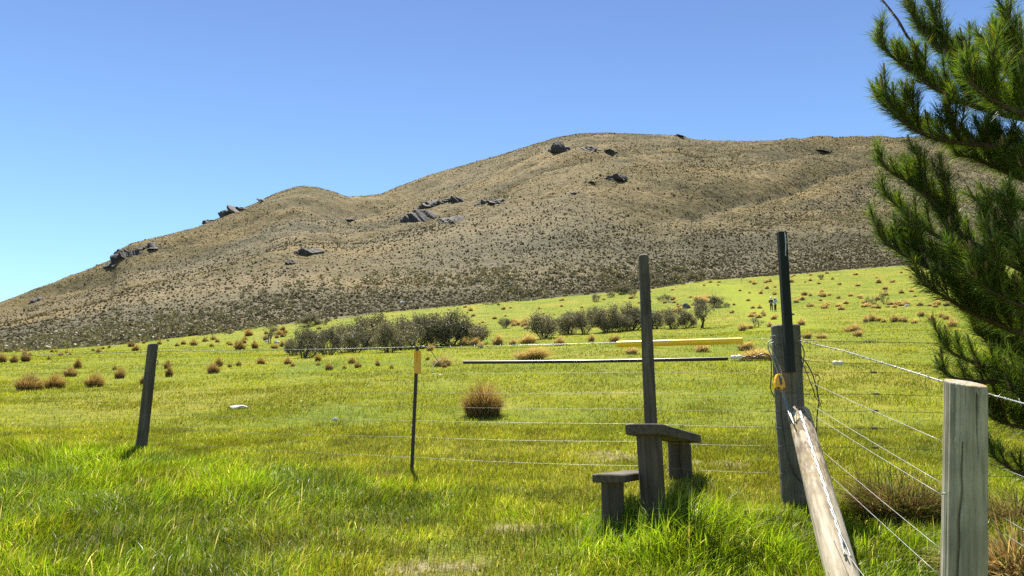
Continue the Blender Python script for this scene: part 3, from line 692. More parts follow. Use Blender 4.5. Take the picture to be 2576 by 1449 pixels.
def onpost(px, py, r=.107): return at(px, py, 5.7 - r)
for y, r_ in ((848, .109), (870, .108), (901, .107), (917, .107), (937, .106), (991, .104), (1036, .102), (1075, .101), (1120, .1), (1189, .097)):
    c = at(1975 + (y - 817) * .055, y, 5.7); wb = MB()
    for k in range(2 if y < 860 else 1):
        wb.tube([c + Vector((math.cos(a) * r_ * 1.0, math.sin(a) * r_, .008 * k + .012 * math.sin(a + y) * .6)) for a in np.linspace(0, 2 * math.pi, 33)], .0017, 5, 0, False)
    part('wire_wrap', wb, M['darkwire'] if y > 860 else M['wire'], cpost)
part('earth_cable', MB().tube(ease([onpost(1943, 855, .09), at(1933, 862, 5.6), at(1934, 880, 5.6), at(1943, 900, 5.57), at(1957, 940, 5.55), at(1966, 975, 5.54), at(1975, 1010, 5.5), at(1985, 1040, 5.38), at(1999, 1070, 5.25)], 6), .0042, 7), M['wire'], cpost)
part('earth_cable', MB().tube(ease([at(1946, 860, 5.58), at(1937, 868, 5.59), at(1946, 888, 5.58), at(1958, 915, 5.56), at(1966, 935, 5.55), at(1970, 970, 5.54), at(1980, 1015, 5.48), at(1996, 1060, 5.3)], 6), .003, 6), M['wire'], cpost)
part('earth_cable', MB().tube(ease([at(2017, 868, 5.6), at(2023, 890, 5.58), at(2018, 930, 5.56), at(2010, 980, 5.54), at(2007, 1020, 5.45), at(2004, 1065, 5.28)], 6), .0042, 7), M['darkwire'], cpost)
part('earth_cable', MB().tube(ease([at(1964, 985, 5.58), at(1966, 1050, 5.59), at(1975, 1110, 5.59), at(1985, 1160, 5.59), at(2005, 1200, 5.6), at(2025, 1218, 5.6)], 6), .0045, 7), M['black'], cpost, 'black cable running down the post')
part('earth_cable', MB().tube(ease([at(2016, 900, 5.6), at(2030, 915, 5.6), at(2045, 945, 5.6), at(2056, 985, 5.6), at(2060, 1010, 5.6), at(2056, 1040, 5.62), at(2054, 1095, 5.63)], 6), .0042, 7).tube(ease([at(2015, 905, 5.6), at(2028, 935, 5.6), at(2044, 975, 5.6), at(2052, 1000, 5.6), at(2064, 1015, 5.6), at(2062, 1022, 5.6)], 6), .003, 6).tube(ease([at(2046, 940, 5.6), at(2058, 945, 5.6), at(2063, 955, 5.6), at(2058, 962, 5.6), at(2056, 1000, 5.6)], 6), .003, 6), M['black'], cpost, 'dark looped cable standing off the post')
# yellow cut-out switch hung on the corner post
sw = empty('fence_switch', at(1960, 960, 5.55), 'yellow plastic electric fence switch hanging on the thick corner post', 'switch')
pf = [(-1, -.8), (-.97, -.2), (-.8, .4), (-.45, .85), (0, 1), (.45, .85), (.8, .4), (.97, -.2), (1, -.8), (.6, -.72), (.5, -1), (-.35, -1), (-.5, -.72)]
mb = MB(); sx_, sy_ = .036, .058; c = sw.location
for dd, s in ((-.026, .86), (-.02, 1), (.02, 1)):
    mb.v += [tuple(c + Vector((x * sx_ * s, dd, y * sy_ * s))) for x, y in pf]
npf = len(pf)
mb.f += [(i * npf + j, i * npf + (j + 1) % npf, (i + 1) * npf + (j + 1) % npf, (i + 1) * npf + j) for i in range(2) for j in range(npf)] + [tuple(range(npf)), tuple(2 * npf + j for j in reversed(range(npf)))]
mb.m += [0] * len(mb.f); mb.sm += [False] * len(mb.f)
part('housing', mb, M['orange_yellow'], sw)
mb = MB(); mb.add([c + Vector((x, y, z)) for y in (-.031, -.024) for x, z in ((-.008, .04), (.010, .042), (.012, -.02), (-.002, -.028))], [(0, 1, 2, 3), (4, 7, 6, 5), (0, 4, 5, 1), (1, 5, 6, 2), (2, 6, 7, 3), (3, 7, 4, 0)])
part('slot', mb, M['black'], sw)
part('terminal', MB().tube([c + Vector((.006, -.034, .03)), c + Vector((.006, -.024, .03))], .009, 12), M['wire'], sw)
part('terminal', MB().tube([c + Vector((-.016, -.034, -.05)), c + Vector((-.016, -.02, -.05))], .008, 10), M['steel'], sw)

# stay log leaning on the corner post, with the twisted cable along its top
logr = empty('stay_log', (1.82, 4.2, G(1.82, 4.2)), 'pale peeling log propped slantwise against the thick corner post', 'log')
lt, lb = at(2010, 1040, 5.5), at(2138, 1520, 4.05)
post('log', lb, lt, .083, .076, [M['log'], M['log']], logr, n=72, rows=140, wob=.06, seed=35, cracks=[(1.2, .1, .8, .2, .004, .012), (1.9, .05, .7, .2, .003, .01), (.7, .3, 1.0, .2, .003, .01)], knots=[(1.6, .32, .03)], bevel=.02)
lax = (lt - lb).normalized()
cab = empty('twisted_cable', lb + lax * .5, 'bundle of bare wires twisted tight along the peeling stay log', 'cable')
side = lax.cross(Vector((0, 0, 1))).normalized(); upv = side.cross(lax)
if upv.z < 0: upv = -upv
if side.x < 0: side = -side
Lg = (lt - lb).length
for k in range(3):
    pts = []
    for i in range(90):
        f = i / 89; s = Lg * (.13 + .80 * f); a = i * .34 + k * 2.1
        rad_ = .0055
        spread = side * (k - 1) * .02 * max(0, .1 - f) / .1
        r_log = lerp(.083, .076, s / Lg); th_ = 0.30 - 0.42 * f
        ctr = lb + lax * s + (upv * math.cos(th_) + side * math.sin(th_)) * (r_log + .016)
        pts.append(ctr + side * math.cos(a) * rad_ + upv * math.sin(a) * rad_ + spread)
    part('strand', MB().tube(pts, .0042, 6), M['wire'], cab)

# fence running on behind the corner post
fb = empty('wire_fence', (3.2, 5.75, G(3.2, 5.75)), 'stretch of horizontal wires running from the thick corner post behind the pine', 'fence', 'wire fences of the meadow')
FB0, FB1 = Vector((2.10, 5.72)), Vector((4.6, 6.0))
def onB(px, py): return on_line(FB0, FB1, px, py)
part('barbed_wire', barbed(MB(), [onB(2172, 859.5), onB(2365, 863), onB(2640, 868)], .0016, seed=5).tube(catenary([onB(2010, 856), onB(2080, 858), onB(2180, 860)], 6), .0021, 6).tube([onB(2172 + 30 * f, 859 + 4 * math.sin(f * 25)) for f in np.linspace(0, 1, 40)], .0022, 5), M['darkwire'], fb)
for (ya, ym, yb, kx) in ((907, 914, 924, None), (936, 936.5, 942, 2198), (991, 991, 1000, 2205), (1035, 1033, 1041, 2202), (1075, 1077, 1086, 2200), (1120, 1126, 1136, 2202), (1189, 1192, 1197, None)):
    mb = MB().tube(catenary([onB(2012, ya), onB(2200, ym), onB(2640, yb + 2)], 8, .006), .0016, 5)
    if kx: mb.tube([onB(kx + 8 * f, ym + 3.4 * math.sin(f * 22)) for f in np.linspace(-1, 1, 40)], .0018, 5)
    mb.tube([onB(2016 + 22 * f, ya + 2.0 * math.sin(f * 40)) for f in np.linspace(0, 1, 40)], .0016, 4)
    part('wire', mb, M['darkwire'], fb)
part('insulator', insulator(onB(2108, 913.5), onB(2130, 914) - onB(2090, 913), .085, .018), M['white'], fb)

# fence coming down to the big post close by
fc_ = empty('wire_fence', (1.8, 3.6, G(1.8, 3.6)), 'wire fence dropping from the thick corner post to the stout round post close by', 'fence', 'wire fences of the meadow')
P0, P1 = Vector((2.10, 5.62)), Vector((1.64, 2.92))
def onC(px, py): return on_line(P0, P1, px, py)
np_ = post('fence_post', at(2424, 1560, 2.92), at(2429, 963, 2.92), .0745, .071, [M['post_wood'], M['sawn']], fc_, n=220, rows=220, wob=.03, seed=36, bevel=.004, slant=(.0, .0),
     cracks=[(4.83, .55, 1.30, .12, .010, .035), (4.05, .0, .62, .35, .0045, .02), (4.2, .75, 1.25, .1, .002, .005), (4.9, .5, 1.2, .1, .0018, .004), (3.7, .3, 1.2, .1, .002, .004), (4.6, .8, 1.2, .1, .002, .004), (5.6, .3, 1.0, .1, .0018, .004), (3.95, .2, .9, .1, .002, .004)], knots=[(3.85, .61, .017), (4.25, .615, .015)])
np_['label'] = 'stout round grey post with a long split and orange lichen on top'
# top sawn at a slant towards the path
me_ = np_.data; v0 = np.zeros(len(me_.vertices) * 3, np.float32); me_.vertices.foreach_get('co', v0); v0 = v0.reshape(-1, 3); Lz = v0[:, 2].max()
wrot = np_.rotation_euler.to_matrix().inverted() @ Vector((0.1, 1, 0))
k_ = sstep(Lz - .10, Lz, v0[:, 2]); v0[:, 2] += k_ * (v0[:, 0] * wrot.x + v0[:, 1] * wrot.y) * .27
me_.vertices.foreach_set('co', v0.ravel()); me_.update()
near1 = Vector((1.78, 1.6))
def onD(px, py): return on_line(P1, P1 + (P1 - P0), px, py)
part('barbed_wire', barbed(MB(), [onC(2014, 858), onC(2120, 882), onC(2250, 922), onC(2372, 960)], .0019, .045, .1, seed=7), M['wire'], fc_)
part('barbed_wire', barbed(MB(), [at(2484, 990, 2.95), at(2530, 1003, 2.7), at(2600, 1022, 2.4)], .0017, .045, .14, seed=8), M['wire'], fc_)
for a, b in (((2016, 950), (2373, 1111)), ((2020, 1005), (2372, 1217)), ((2020, 1028), (2371, 1246)), ((2030, 1102), (2369, 1383)), ((2045, 1155), (2360, 1444))):
    part('wire', MB().tube(catenary([onC(*a), onC(*b)], 12, .004), .0013, 5), M['wire'], fc_)
part('wire', MB().tube(catenary([onC(2023, 1275), at(2138, 1402, 3.75), at(2215, 1500, 3.3)], 10, .004), .0016, 5), M['wire'], fc_)
for a, b in (((2480, 1163), (2600, 1209)), ((2479, 1275), (2600, 1348)), ((2478, 1313), (2600, 1390))):
    part('wire', MB().tube([at(*a, 2.95), at(*b, 2.4)], .0012, 5), M['darkwire'], fc_)
part('wire_tie', MB().tube(ease([onC(2214, 1318), onC(2216, 1340), onC(2200, 1365), onC(2180, 1390)], 6), .0018, 5), M['darkwire'], fc_)
part('staple', MB().tube([at(2370, 1243, 2.86), at(2376, 1241, 2.84), at(2383, 1243, 2.84)], .003, 5), M['wire'], fc_)
# ---------------------------------------------------------------- grass
def blades(base, h, w_, yaw, lean, segs, c0, c1, facing=None):
    n = len(base); ld = np.stack([np.cos(yaw), np.sin(yaw)], 1)
    fa_ = RNG.uniform(0, np.pi, n) if facing is None else facing
    wd = np.stack([np.cos(fa_), np.sin(fa_), np.zeros(n)], 1)
    per = 2 * segs + 1; V = np.zeros((n, per, 3)); C = np.zeros((n, per, 3))
    for k in range(segs + 1):
        f = k / segs; p = base.copy()
        p[:, :2] += ld * (lean * h * f * f * .95)[:, None]
        p[:, 2] += h * (f - 0.42 * np.minimum(lean, 1.3) * f * f)
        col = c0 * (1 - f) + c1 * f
        if k < segs:
            ww = (w_ * (1 - .55 * f * f) / 2)[:, None] * wd
            V[:, 2 * k] = p - ww; V[:, 2 * k + 1] = p + ww; C[:, 2 * k] = C[:, 2 * k + 1] = col
        else: V[:, per - 1] = p; C[:, per - 1] = col
    o = (np.arange(n) * per)[:, None]; F_ = []
    if segs > 1:
        F_.append(np.concatenate([o + np.array([[2 * k, 2 * k + 1, 2 * k + 3, 2 * k + 2]]) for k in range(segs - 1)], 1).reshape(-1, 4))
    F_.append(np.concatenate([o + 2 * segs - 2, o + 2 * segs - 1, o + 2 * segs], 1))
    return V.reshape(-1, 3), F_, C.reshape(-1, 3)
def join(parts_):
    V, C, Q, T = [], [], [], []; o = 0
    for v, f, c in parts_:
        V.append(v); C.append(c)
        for a in f: (Q if a.shape[1] == 4 else T).append(a + o)
        o += len(v)
    return np.concatenate(V), ([np.concatenate(Q)] if Q else []) + [np.concatenate(T)], np.concatenate(C)
def fence_y(X): return 7.8 + (X + 3.66) * (5.7 - 7.8) / (2.01 + 3.66)
PATHP = [(p.x, p.y) for p in (ground_at(1060, 1449), ground_at(1200, 1390), ground_at(1330, 1330), ground_at(1460, 1260), ground_at(1560, 1170), ground_at(1650, 1120))]
BARE = [(onA(2001, 1240).x, 5.75, .0)]
def long_mask(X, Y):
    nz_ = N1.fbm(X * .9 + 3, Y * .9, 3) - .5
    l = sstep(-.35, .75, fence_y(X) - Y + nz_ * 1.1)
    p = sstep(.12, .75, dist_poly(X, Y, PATHP) + nz_ * .5)
    stl = 1.15 * np.exp(-(((X - 1.0) / .6) ** 2 + ((Y - 5.1) / .45) ** 2)) + .6 * np.exp(-(((X - 1.5) / .35) ** 2 + ((Y - 6.3) / .35) ** 2)) + .5 * np.exp(-(((X - 2.1) / .35) ** 2 + ((Y - 5.6) / .35) ** 2))
    l = l * (1 - .22 * sstep(.3, 1.4, -X))
    mid = 1 - .55 * np.exp(-((X + .3) / 1.0) ** 2)
    return l * (0.22 + .78 * p) * mid + stl
near_parts = []
def near_grass(n, y0, y1, hs_, tallfrac):
    Y = np.sqrt(RNG.uniform(y0 * y0, y1 * y1, n)); X = RNG.uniform(-1, 1, n) * (.70 * Y + .25)
    lm = long_mask(X, Y); cl = N3.fbm(X * 2.6, Y * 2.6, 3); d = dirt(X, Y)
    k = (RNG.random(n) < (0.45 + .7 * sstep(.3, .6, cl))) & (RNG.random(n) > d * .72); X, Y, lm, cl = X[k], Y[k], lm[k], cl[k]; n = len(X)
    clump = .55 + .9 * sstep(.35, .65, N2.fbm(X * 1.7, Y * 1.7, 3))
    h = (.035 + .03 * RNG.random(n) + lm * clump * (.035 + .105 * RNG.random(n) ** 1.3)) * hs_
    w_ = np.where(RNG.random(n) < .3, RNG.uniform(.005, .0075, n), RNG.uniform(.0025, .0045, n)) * (0.75 + .4 * lm)
    base = np.stack([X, Y, gz(X, Y) - .006], 1)
    yaw = (N4.fbm(X * 1.3, Y * 1.3, 2) - .5) * 9 + RNG.normal(0, .9, n)
    lean = np.abs(RNG.normal(.55, .4, n)) * (.6 + .5 * lm)
    g = np.array([(0.145, 0.235, 0.011), (0.175, 0.25, 0.012), (0.115, 0.205, 0.012), (0.205, 0.26, 0.015)])[RNG.integers(0, 4, n)]
    yl = np.array([(0.23, 0.235, 0.020), (0.20, 0.20, 0.022), (0.26, 0.23, 0.045)])[RNG.integers(0, 3, n)]
    fy = np.clip(.75 - lm * .85 + (N1.fbm(X * .8, Y * .8, 2) - .5) * .8, 0.03, .9)
    c = np.where((RNG.random(n) < fy)[:, None], yl, g); dry = RNG.random(n) < .045 + .04 * (1 - np.minimum(lm, 1))
    c[dry] = (0.50, 0.44, 0.24); c = c * RNG.uniform(.45, 1.5, (n, 1)) * (.72 + .56 * sstep(.3, .7, N2.fbm(X * 4, Y * 4, 2)))[:, None]
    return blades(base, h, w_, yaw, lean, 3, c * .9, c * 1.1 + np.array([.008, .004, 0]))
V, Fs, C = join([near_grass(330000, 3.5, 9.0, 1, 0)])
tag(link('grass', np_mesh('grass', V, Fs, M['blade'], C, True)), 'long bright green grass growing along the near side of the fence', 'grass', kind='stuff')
def far_grass(n, u0, u1):
    Y = 1 / RNG.uniform(1 / u1, 1 / u0, n); X = RNG.uniform(-1, 1, n) * (.72 * Y + .5)
    k = (Y < ybound(X / Y) * .99) & (RNG.random(n) < .25 + .9 * sstep(.35, .62, N3.fbm(X * .9, Y * .9, 4))) & (RNG.random(n) > dirt(X, Y) * .85); X, Y = X[k], Y[k]; n = len(X)
    px_ = Y / 774
    tr_k = 1 - sstep(1.2, 4.2, dist_poly(X, Y, TRACK))
    h = RNG.uniform(.03, .075, n) * (1 - .7 * tr_k) + px_ * (1 - .6 * tr_k) * RNG.uniform(.2, .9, n); w_ = np.maximum(.004, px_ * RNG.uniform(.35, .8, n))
    base = np.stack([X, Y, gz(X, Y) - .01], 1)
    a = np.array([(0.255, 0.28, 0.015), (0.285, 0.295, 0.019), (0.33, 0.30, 0.036), (0.165, 0.23, 0.012), (0.33, 0.28, 0.065), (0.165, 0.195, 0.018)])
    zone = N2.fbm(X * .16, Y * .16, 3)
    c = np.where((zone > .5)[:, None], a[RNG.integers(0, 6, n)], a[RNG.integers(0, 4, n)])
    c = np.where((RNG.random(n) < tr_k * .8)[:, None], np.array([(0.235, 0.285, 0.012)]), c) * (.72 + .5 * sstep(.32, .62, N1.fbm(X * .55 + 7, Y * .4, 4)))[:, None] * RNG.uniform(.7, 1.25, (n, 1))
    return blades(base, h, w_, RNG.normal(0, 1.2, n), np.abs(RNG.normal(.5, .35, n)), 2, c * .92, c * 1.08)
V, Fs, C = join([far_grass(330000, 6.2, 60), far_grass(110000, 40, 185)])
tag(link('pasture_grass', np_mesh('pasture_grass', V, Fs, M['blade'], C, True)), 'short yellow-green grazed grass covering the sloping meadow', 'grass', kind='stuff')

# ---------------------------------------------------------------- tussocks
def tussock_mesh(nb, wid, seed, pal, wind, spread=.62):
    global RNG
    keep = RNG; RNG = np.random.default_rng(seed)
    r = RNG.random(nb) ** .6 * .36; ph = RNG.uniform(0, 2 * np.pi, nb); q_ = r / .36
    base = np.stack([np.cos(ph) * r, np.sin(ph) * r, -.03 + .30 * (1 - q_ ** 2) * RNG.random(nb)], 1)
    h = RNG.uniform(.45, .85, nb) * (1 - .58 * q_ ** 2) * (1 + .4 * (RNG.random(nb) < .12))
    lx = np.cos(ph) * q_ * .62 * spread * 1.6 + wind + RNG.normal(0, .20, nb); ly = np.sin(ph) * q_ * .62 * spread * 1.6 + RNG.normal(0, .20, nb)
    pal = np.array(pal); c = pal[RNG.integers(0, len(pal), nb)] * RNG.uniform(.7, 1.25, (nb, 1))
    tipc = c * np.array([1.5, 1.4, 1.15])  # golden tips, colour lightened further to imitate backlight
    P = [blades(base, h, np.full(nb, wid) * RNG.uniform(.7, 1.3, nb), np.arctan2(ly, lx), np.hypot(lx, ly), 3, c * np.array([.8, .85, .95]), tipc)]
    m_ = nb // 2; ph2 = RNG.uniform(0, 2 * np.pi, m_); r2 = RNG.uniform(.20, .40, m_)          # drooping outer skirt
    c2 = pal[RNG.integers(0, len(pal), m_)] * RNG.uniform(.7, 1.15, (m_, 1))
    P.append(blades(np.stack([np.cos(ph2) * r2, np.sin(ph2) * r2, RNG.uniform(.0, .22, m_)], 1), RNG.uniform(.24, .46, m_), np.full(m_, wid * 1.1), ph2 + RNG.normal(0, .35, m_), RNG.uniform(.7, 1.3, m_), 3, c2, c2))
    # matted thatch inside
    k = 12; th = np.arange(k) / k * 2 * np.pi; rings = []
    big_ = 1.0 if nb > 900 else 1.1
    for f, zz in ((.27 * big_, -.08), (.27 * big_, .06), (.22 * big_, .20), (.12 * big_, .32)):
        rr = f * RNG.uniform(.85, 1.15, k); rings.append(np.stack([np.cos(th) * rr + wind * zz * .5, np.sin(th) * rr, zz + RNG.normal(0, .02, k)], 1))
    Vd = np.concatenate(rings + [np.array([[wind * .2, 0, .36]])]); j = np.arange(k)
    q = np.concatenate([np.stack([i * k + j, i * k + (j + 1) % k, (i + 1) * k + (j + 1) % k, (i + 1) * k + j], 1) for i in range(3)]); t3 = np.stack([3 * k + j, 3 * k + (j + 1) % k, np.full(k, 4 * k)], 1)
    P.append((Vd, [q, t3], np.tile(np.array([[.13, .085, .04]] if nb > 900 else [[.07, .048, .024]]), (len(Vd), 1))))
    V, Fs, C = join(P); RNG = keep
    return np_mesh('tussock', V, Fs, M['tuss'], C, True)
P_BR = [(0.29, 0.195, 0.07), (0.20, 0.132, 0.05), (0.36, 0.26, 0.10), (0.115, 0.08, 0.034), (0.42, 0.32, 0.14)]
P_ST = [(0.50, 0.385, 0.16), (0.56, 0.46, 0.22), (0.38, 0.275, 0.105), (0.20, 0.14, 0.06), (0.60, 0.51, 0.28)]
TM = {}
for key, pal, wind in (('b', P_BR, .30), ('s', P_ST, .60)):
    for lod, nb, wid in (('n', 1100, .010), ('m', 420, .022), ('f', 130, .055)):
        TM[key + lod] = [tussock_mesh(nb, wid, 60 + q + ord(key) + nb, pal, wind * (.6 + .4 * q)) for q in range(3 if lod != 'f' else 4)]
tcount = [0]
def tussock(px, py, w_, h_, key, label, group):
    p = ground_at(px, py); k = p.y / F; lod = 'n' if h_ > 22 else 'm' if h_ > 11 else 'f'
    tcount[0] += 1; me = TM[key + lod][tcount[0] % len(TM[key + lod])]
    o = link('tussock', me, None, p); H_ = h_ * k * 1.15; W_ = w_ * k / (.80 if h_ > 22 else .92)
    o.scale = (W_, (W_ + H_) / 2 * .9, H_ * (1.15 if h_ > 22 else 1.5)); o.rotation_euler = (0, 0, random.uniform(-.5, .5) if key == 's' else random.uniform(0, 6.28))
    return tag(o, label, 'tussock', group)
TL = [
 (1215, 1046, 112, 84, 'b', 'biggest tussock, rusty and shaggy, alone in the grass between stake and stile'),
 (71, 982, 76, 44, 'b', 'wide double-humped rusty tussock, largest of those beyond the leaning post'),
 (136, 977, 46, 36, 'b', 'rusty tussock touching the wide double-humped one'),
 (235, 974, 40, 36, 'b', 'pointed dark-bellied tussock midway between leaning post and double-humped tussock'),
 (177, 947, 33, 24, 'b', 'dark squat tussock just behind the pair of large rusty ones'),
 (195, 927, 22, 19, 'b', 'small rusty tussock peeping over the dark squat one'),
 (300, 952, 22, 29, 'b', 'narrow pointed tussock closest to the leaning post on its outer side'),
 (289, 931, 12, 10, 'b', 'tiny tussock just behind the narrow pointed one'),
 (34, 913, 20, 16, 'b', 'small dark tussock between two others under the barbed wire at the frame edge'),
 (64, 910, 23, 21, 'b', 'dark rounded tussock right of two others under the barbed wire'),
 (4, 912, 22, 25, 'b', 'rusty tussock cut by the left edge of the photo'),
 (123, 906, 11, 8, 'b', 'tiny lone tussock under the barbed wire short of the leaning post'),
 (361, 967, 15, 25, 'b', 'tussock half hidden behind the leaning post'),
 (420, 928, 17, 18, 'b', 'upper one of two small tussocks just past the leaning post'),
 (425, 948, 20, 22, 'b', 'lower one of two small tussocks just past the leaning post'),
 (537, 939, 27, 27, 'b', 'rusty leaning tussock in front of a taller faint one, midway to the stake'),
 (551, 922, 20, 19, 'b', 'faint tussock behind the rusty leaning one midway to the stake'),
 (578, 924, 14, 10, 'b', 'small brown tussock just right of the rusty leaning pair'),
 (600, 921, 16, 12, 'b', 'small brown tussock second to the right of the rusty leaning pair'),
 (340, 883, 20, 13, 'b', 'dark tussock on the meadow edge just before the leaning post top'),
 (604, 880, 30, 18, 'b', 'broad rusty dome tussock touching the barbed wire left of the thicket'),
 (641, 877, 18, 17, 'b', 'pointed tussock beside the broad rusty dome on the barbed wire'),
 (690, 877, 20, 10, 'b', 'low golden tussock at the barbed wire beside the first thicket shrub'),
 (803, 886, 20, 17, 'b', 'orange tussock wedged between the first two shrubs of the thicket'),
 (1081, 883, 20, 14, 's', 'orange tussock behind the barbed wire right above the yellow cap'),
 (1108, 922, 42, 32, 's', 'windblown golden tussock behind the black and white jumper wires'),
 (1127, 871, 22, 11, 's', 'low golden tuft at the end of the big thicket, first of four'),
 (1164, 871, 22, 18, 's', 'golden tuft at the end of the big thicket, second of four'),
 (1190, 871, 26, 21, 's', 'tallest golden tuft of four at the end of the big thicket'),
 (1208, 875, 16, 14, 's', 'small golden tuft last of four at the end of the big thicket'),
 (1251, 868, 30, 22, 's', 'two-toned tussock by itself between the two thickets at the wire'),
 (950, 921, 12, 14, 'b', 'small spiky dark tussock beside the wire left of the yellow cap'),
 (1289, 867, 20, 14, 's', 'small pale tussock just right of the two-toned one'),
 (1326, 864, 38, 25, 's', 'broad windswept tussock above the huge straw mound'),
 (1331, 905, 76, 36, 's', 'huge straw mound of tussock lying under the barbed wire before the black pipe'),
 (1406, 870, 25, 26, 's', 'upright windswept tussock on the barbed wire above the black pipe'),
 (1487, 859, 18, 17, 's', 'round grey-gold tussock left of the end of the yellow pipe'),
 (1544, 863, 26, 22, 's', 'windswept tussock at the end of the yellow pipe'),
 (1588, 891, 30, 17, 's', 'tussock under the yellow pipe beside the stile pole'),
 (1765, 886, 38, 20, 's', 'dark round tussock under the middle of the yellow pipe'),
 (1874, 882, 40, 22, 's', 'grey-gold tussock just above the white insulator by the corner post'),
 (1900, 907, 80, 32, 's', 'wide brown tussock spreading behind the black cable at the corner post'),
 (1867, 832, 24, 17, 's', 'grey-gold tussock beside the open grey shrub near the corner post'),
 (1884, 827, 26, 12, 's', 'low straw tussock between its neighbour and the open grey shrub'),
 (2016, 818, 21, 16, 's', 'tussock just past the top of the corner post'),
 (1936, 823, 15, 13, 's', 'tussock just before the top of the corner post'),
 (2029, 852, 24, 16, 's', 'straw tussock above the horizontal wire close to the corner post'),
 (2066, 852, 26, 12, 's', 'flat straw tussock beside another above the horizontal wire'),
 (2144, 836, 36, 24, 's', 'large streaky straw tussock alone in the open meadow near the pine'),
 (2157, 847, 26, 18, 's', 'golden tussock just below the large streaky one'),
 (2178, 811, 14, 16, 's', 'first of four tussocks in a tight row on the open meadow'),
 (2192, 809, 20, 18, 's', 'double tussock, second in a tight row of four'),
 (2208, 809, 16, 13, 's', 'rusty tussock, third in a tight row of four'),
 (2222, 811, 12, 10, 's', 'smallest tussock ending the tight row of four'),
 (2249, 811, 20, 19, 's', 'tall first tussock of the straw three beside the row of four'),
 (2264, 809, 22, 13, 's', 'middle tussock of the straw three beside the row of four'),
 (2276, 811, 14, 13, 's', 'last tussock of the straw three beside the row of four'),
 (2298, 814, 16, 11, 's', 'pale sparse tussock alone between the straw three and the pine'),
 (2317, 797, 16, 16, 's', 'small windswept tussock just uphill of the pale sparse one'),
 (2343, 806, 19, 12, 's', 'low straw tussock between the windswept one and the pine'),
 (2367, 799, 12, 12, 's', 'upper of two tussocks touching the pine outline'),
 (2380, 804, 19, 14, 's', 'lower of two tussocks touching the pine outline'),
 (2396, 823, 26, 21, 's', 'rounded tussock under the pine branch, downhill of all its neighbours'),
 (1911, 776, 14, 8, 's', 'dark-bellied tussock on the mown track just left of the hikers'),
 (1893, 776, 13, 7, 's', 'low double tussock left of the one beside the hikers'),
 (2118, 779, 13, 9, 's', 'small brown tussock alone below the dead shrubs'),
 (2038, 745, 9, 8, 's', 'tiny round tussock high above the one past the corner post'),
]
for px, py, w_, h_, key, lab in TL: tussock(px, py, w_, h_, key, lab, 'tussocks of the meadow')
def scatter(n, xr, fy, key, lab, grp, wr, avoid=()):
    k = 0
    while k < n:
        px = random.uniform(*xr); lo, hi = fy(px); py = random.uniform(lo, hi); w_ = random.uniform(*wr) * (1 + (py - lo) / 160)
        if any(abs(px - ax) < 34 and abs(py - ay) < 34 for ax, ay in avoid): continue
        tussock(px, py, w_, w_ * random.uniform(.5, .75), key, lab, grp); k += 1
bnd = lambda px: float(np.interp(px, BND[:, 0], BND[:, 1]))
for cx_, cy_, n_, sx2, sy2, key, lab, grp in (
 (520, 866, 20, 95, 9, 'b', 'one of the small rusty tussocks crowded at the meadow edge past the leaning post', 'rusty tussocks past the leaning post'),
 (700, 842, 16, 60, 8, 'b', 'one of the orange tussocks crowded behind the little lone tree', 'orange tussocks behind the lone tree'),
 (1300, 815, 9, 26, 10, 's', 'one of the golden tussocks heaped behind the left shrubs of the far thicket', 'golden tussocks behind the far thicket'),
 (1890, 795, 9, 42, 5, 's', 'one of the low straw tussocks lined up just below the mown track', 'straw tussocks below the track'),
 (2205, 772, 12, 30, 3, 's', 'one of the straw tussocks lined up at the feet of the dead shrubs', 'tussocks below the dead shrubs'),
 (2320, 770, 8, 34, 2.5, 's', 'one of the white straw tussocks in the row running under the pine', 'white straw tussock row'),
 (2080, 772, 9, 42, 3, 's', 'one of the straw tussocks in the low row between corner post and dead shrubs', 'straw row beyond the corner post'),
 (1760, 762, 8, 22, 8, 's', 'one of the orange tussocks behind the dark boulder', 'orange tussocks behind the boulder')):
    for k in range(n_):
        px = random.gauss(cx_, sx2); px = min(max(px, cx_ - 2 * sx2), cx_ + 2 * sx2); py = max(random.gauss(cy_, sy2), bnd(px) + 4); w_ = random.uniform(12, 21)
        tussock(px, py, w_, w_ * random.uniform(.45, .7), key, lab, grp)
scatter(16, (60, 480), lambda x: (bnd(x) + 3, bnd(x) + 16), 'b', 'one of the tiny dark tussocks at the very edge of the meadow below the mountain', 'tiny tussocks under the mountain', (7, 13))
scatter(48, (960, 1640), lambda x: (bnd(x) + 5, bnd(x) + 65), 's', 'one of the tiny golden tussocks dotted on the meadow above the thickets', 'tiny tussocks above the thickets', (6, 13))
scatter(34, (1660, 1950), lambda x: (bnd(x) + 6, bnd(x) + 75), 's', 'one of the tiny tussocks dotted about the mown track', 'tiny tussocks about the track', (6, 12))
scatter(42, (1990, 2330), lambda x: (bnd(x) + 6, bnd(x) + 85), 's', 'one of the tiny pale tussocks dotted over the upper meadow beyond the corner post', 'tiny tussocks of the upper meadow', (6, 13))
scatter(12, (640, 1130), lambda x: (905, 932), 'b', 'one of the faint low tussocks in the grass behind the second wire', 'faint low tussocks behind the wire', (12, 22))

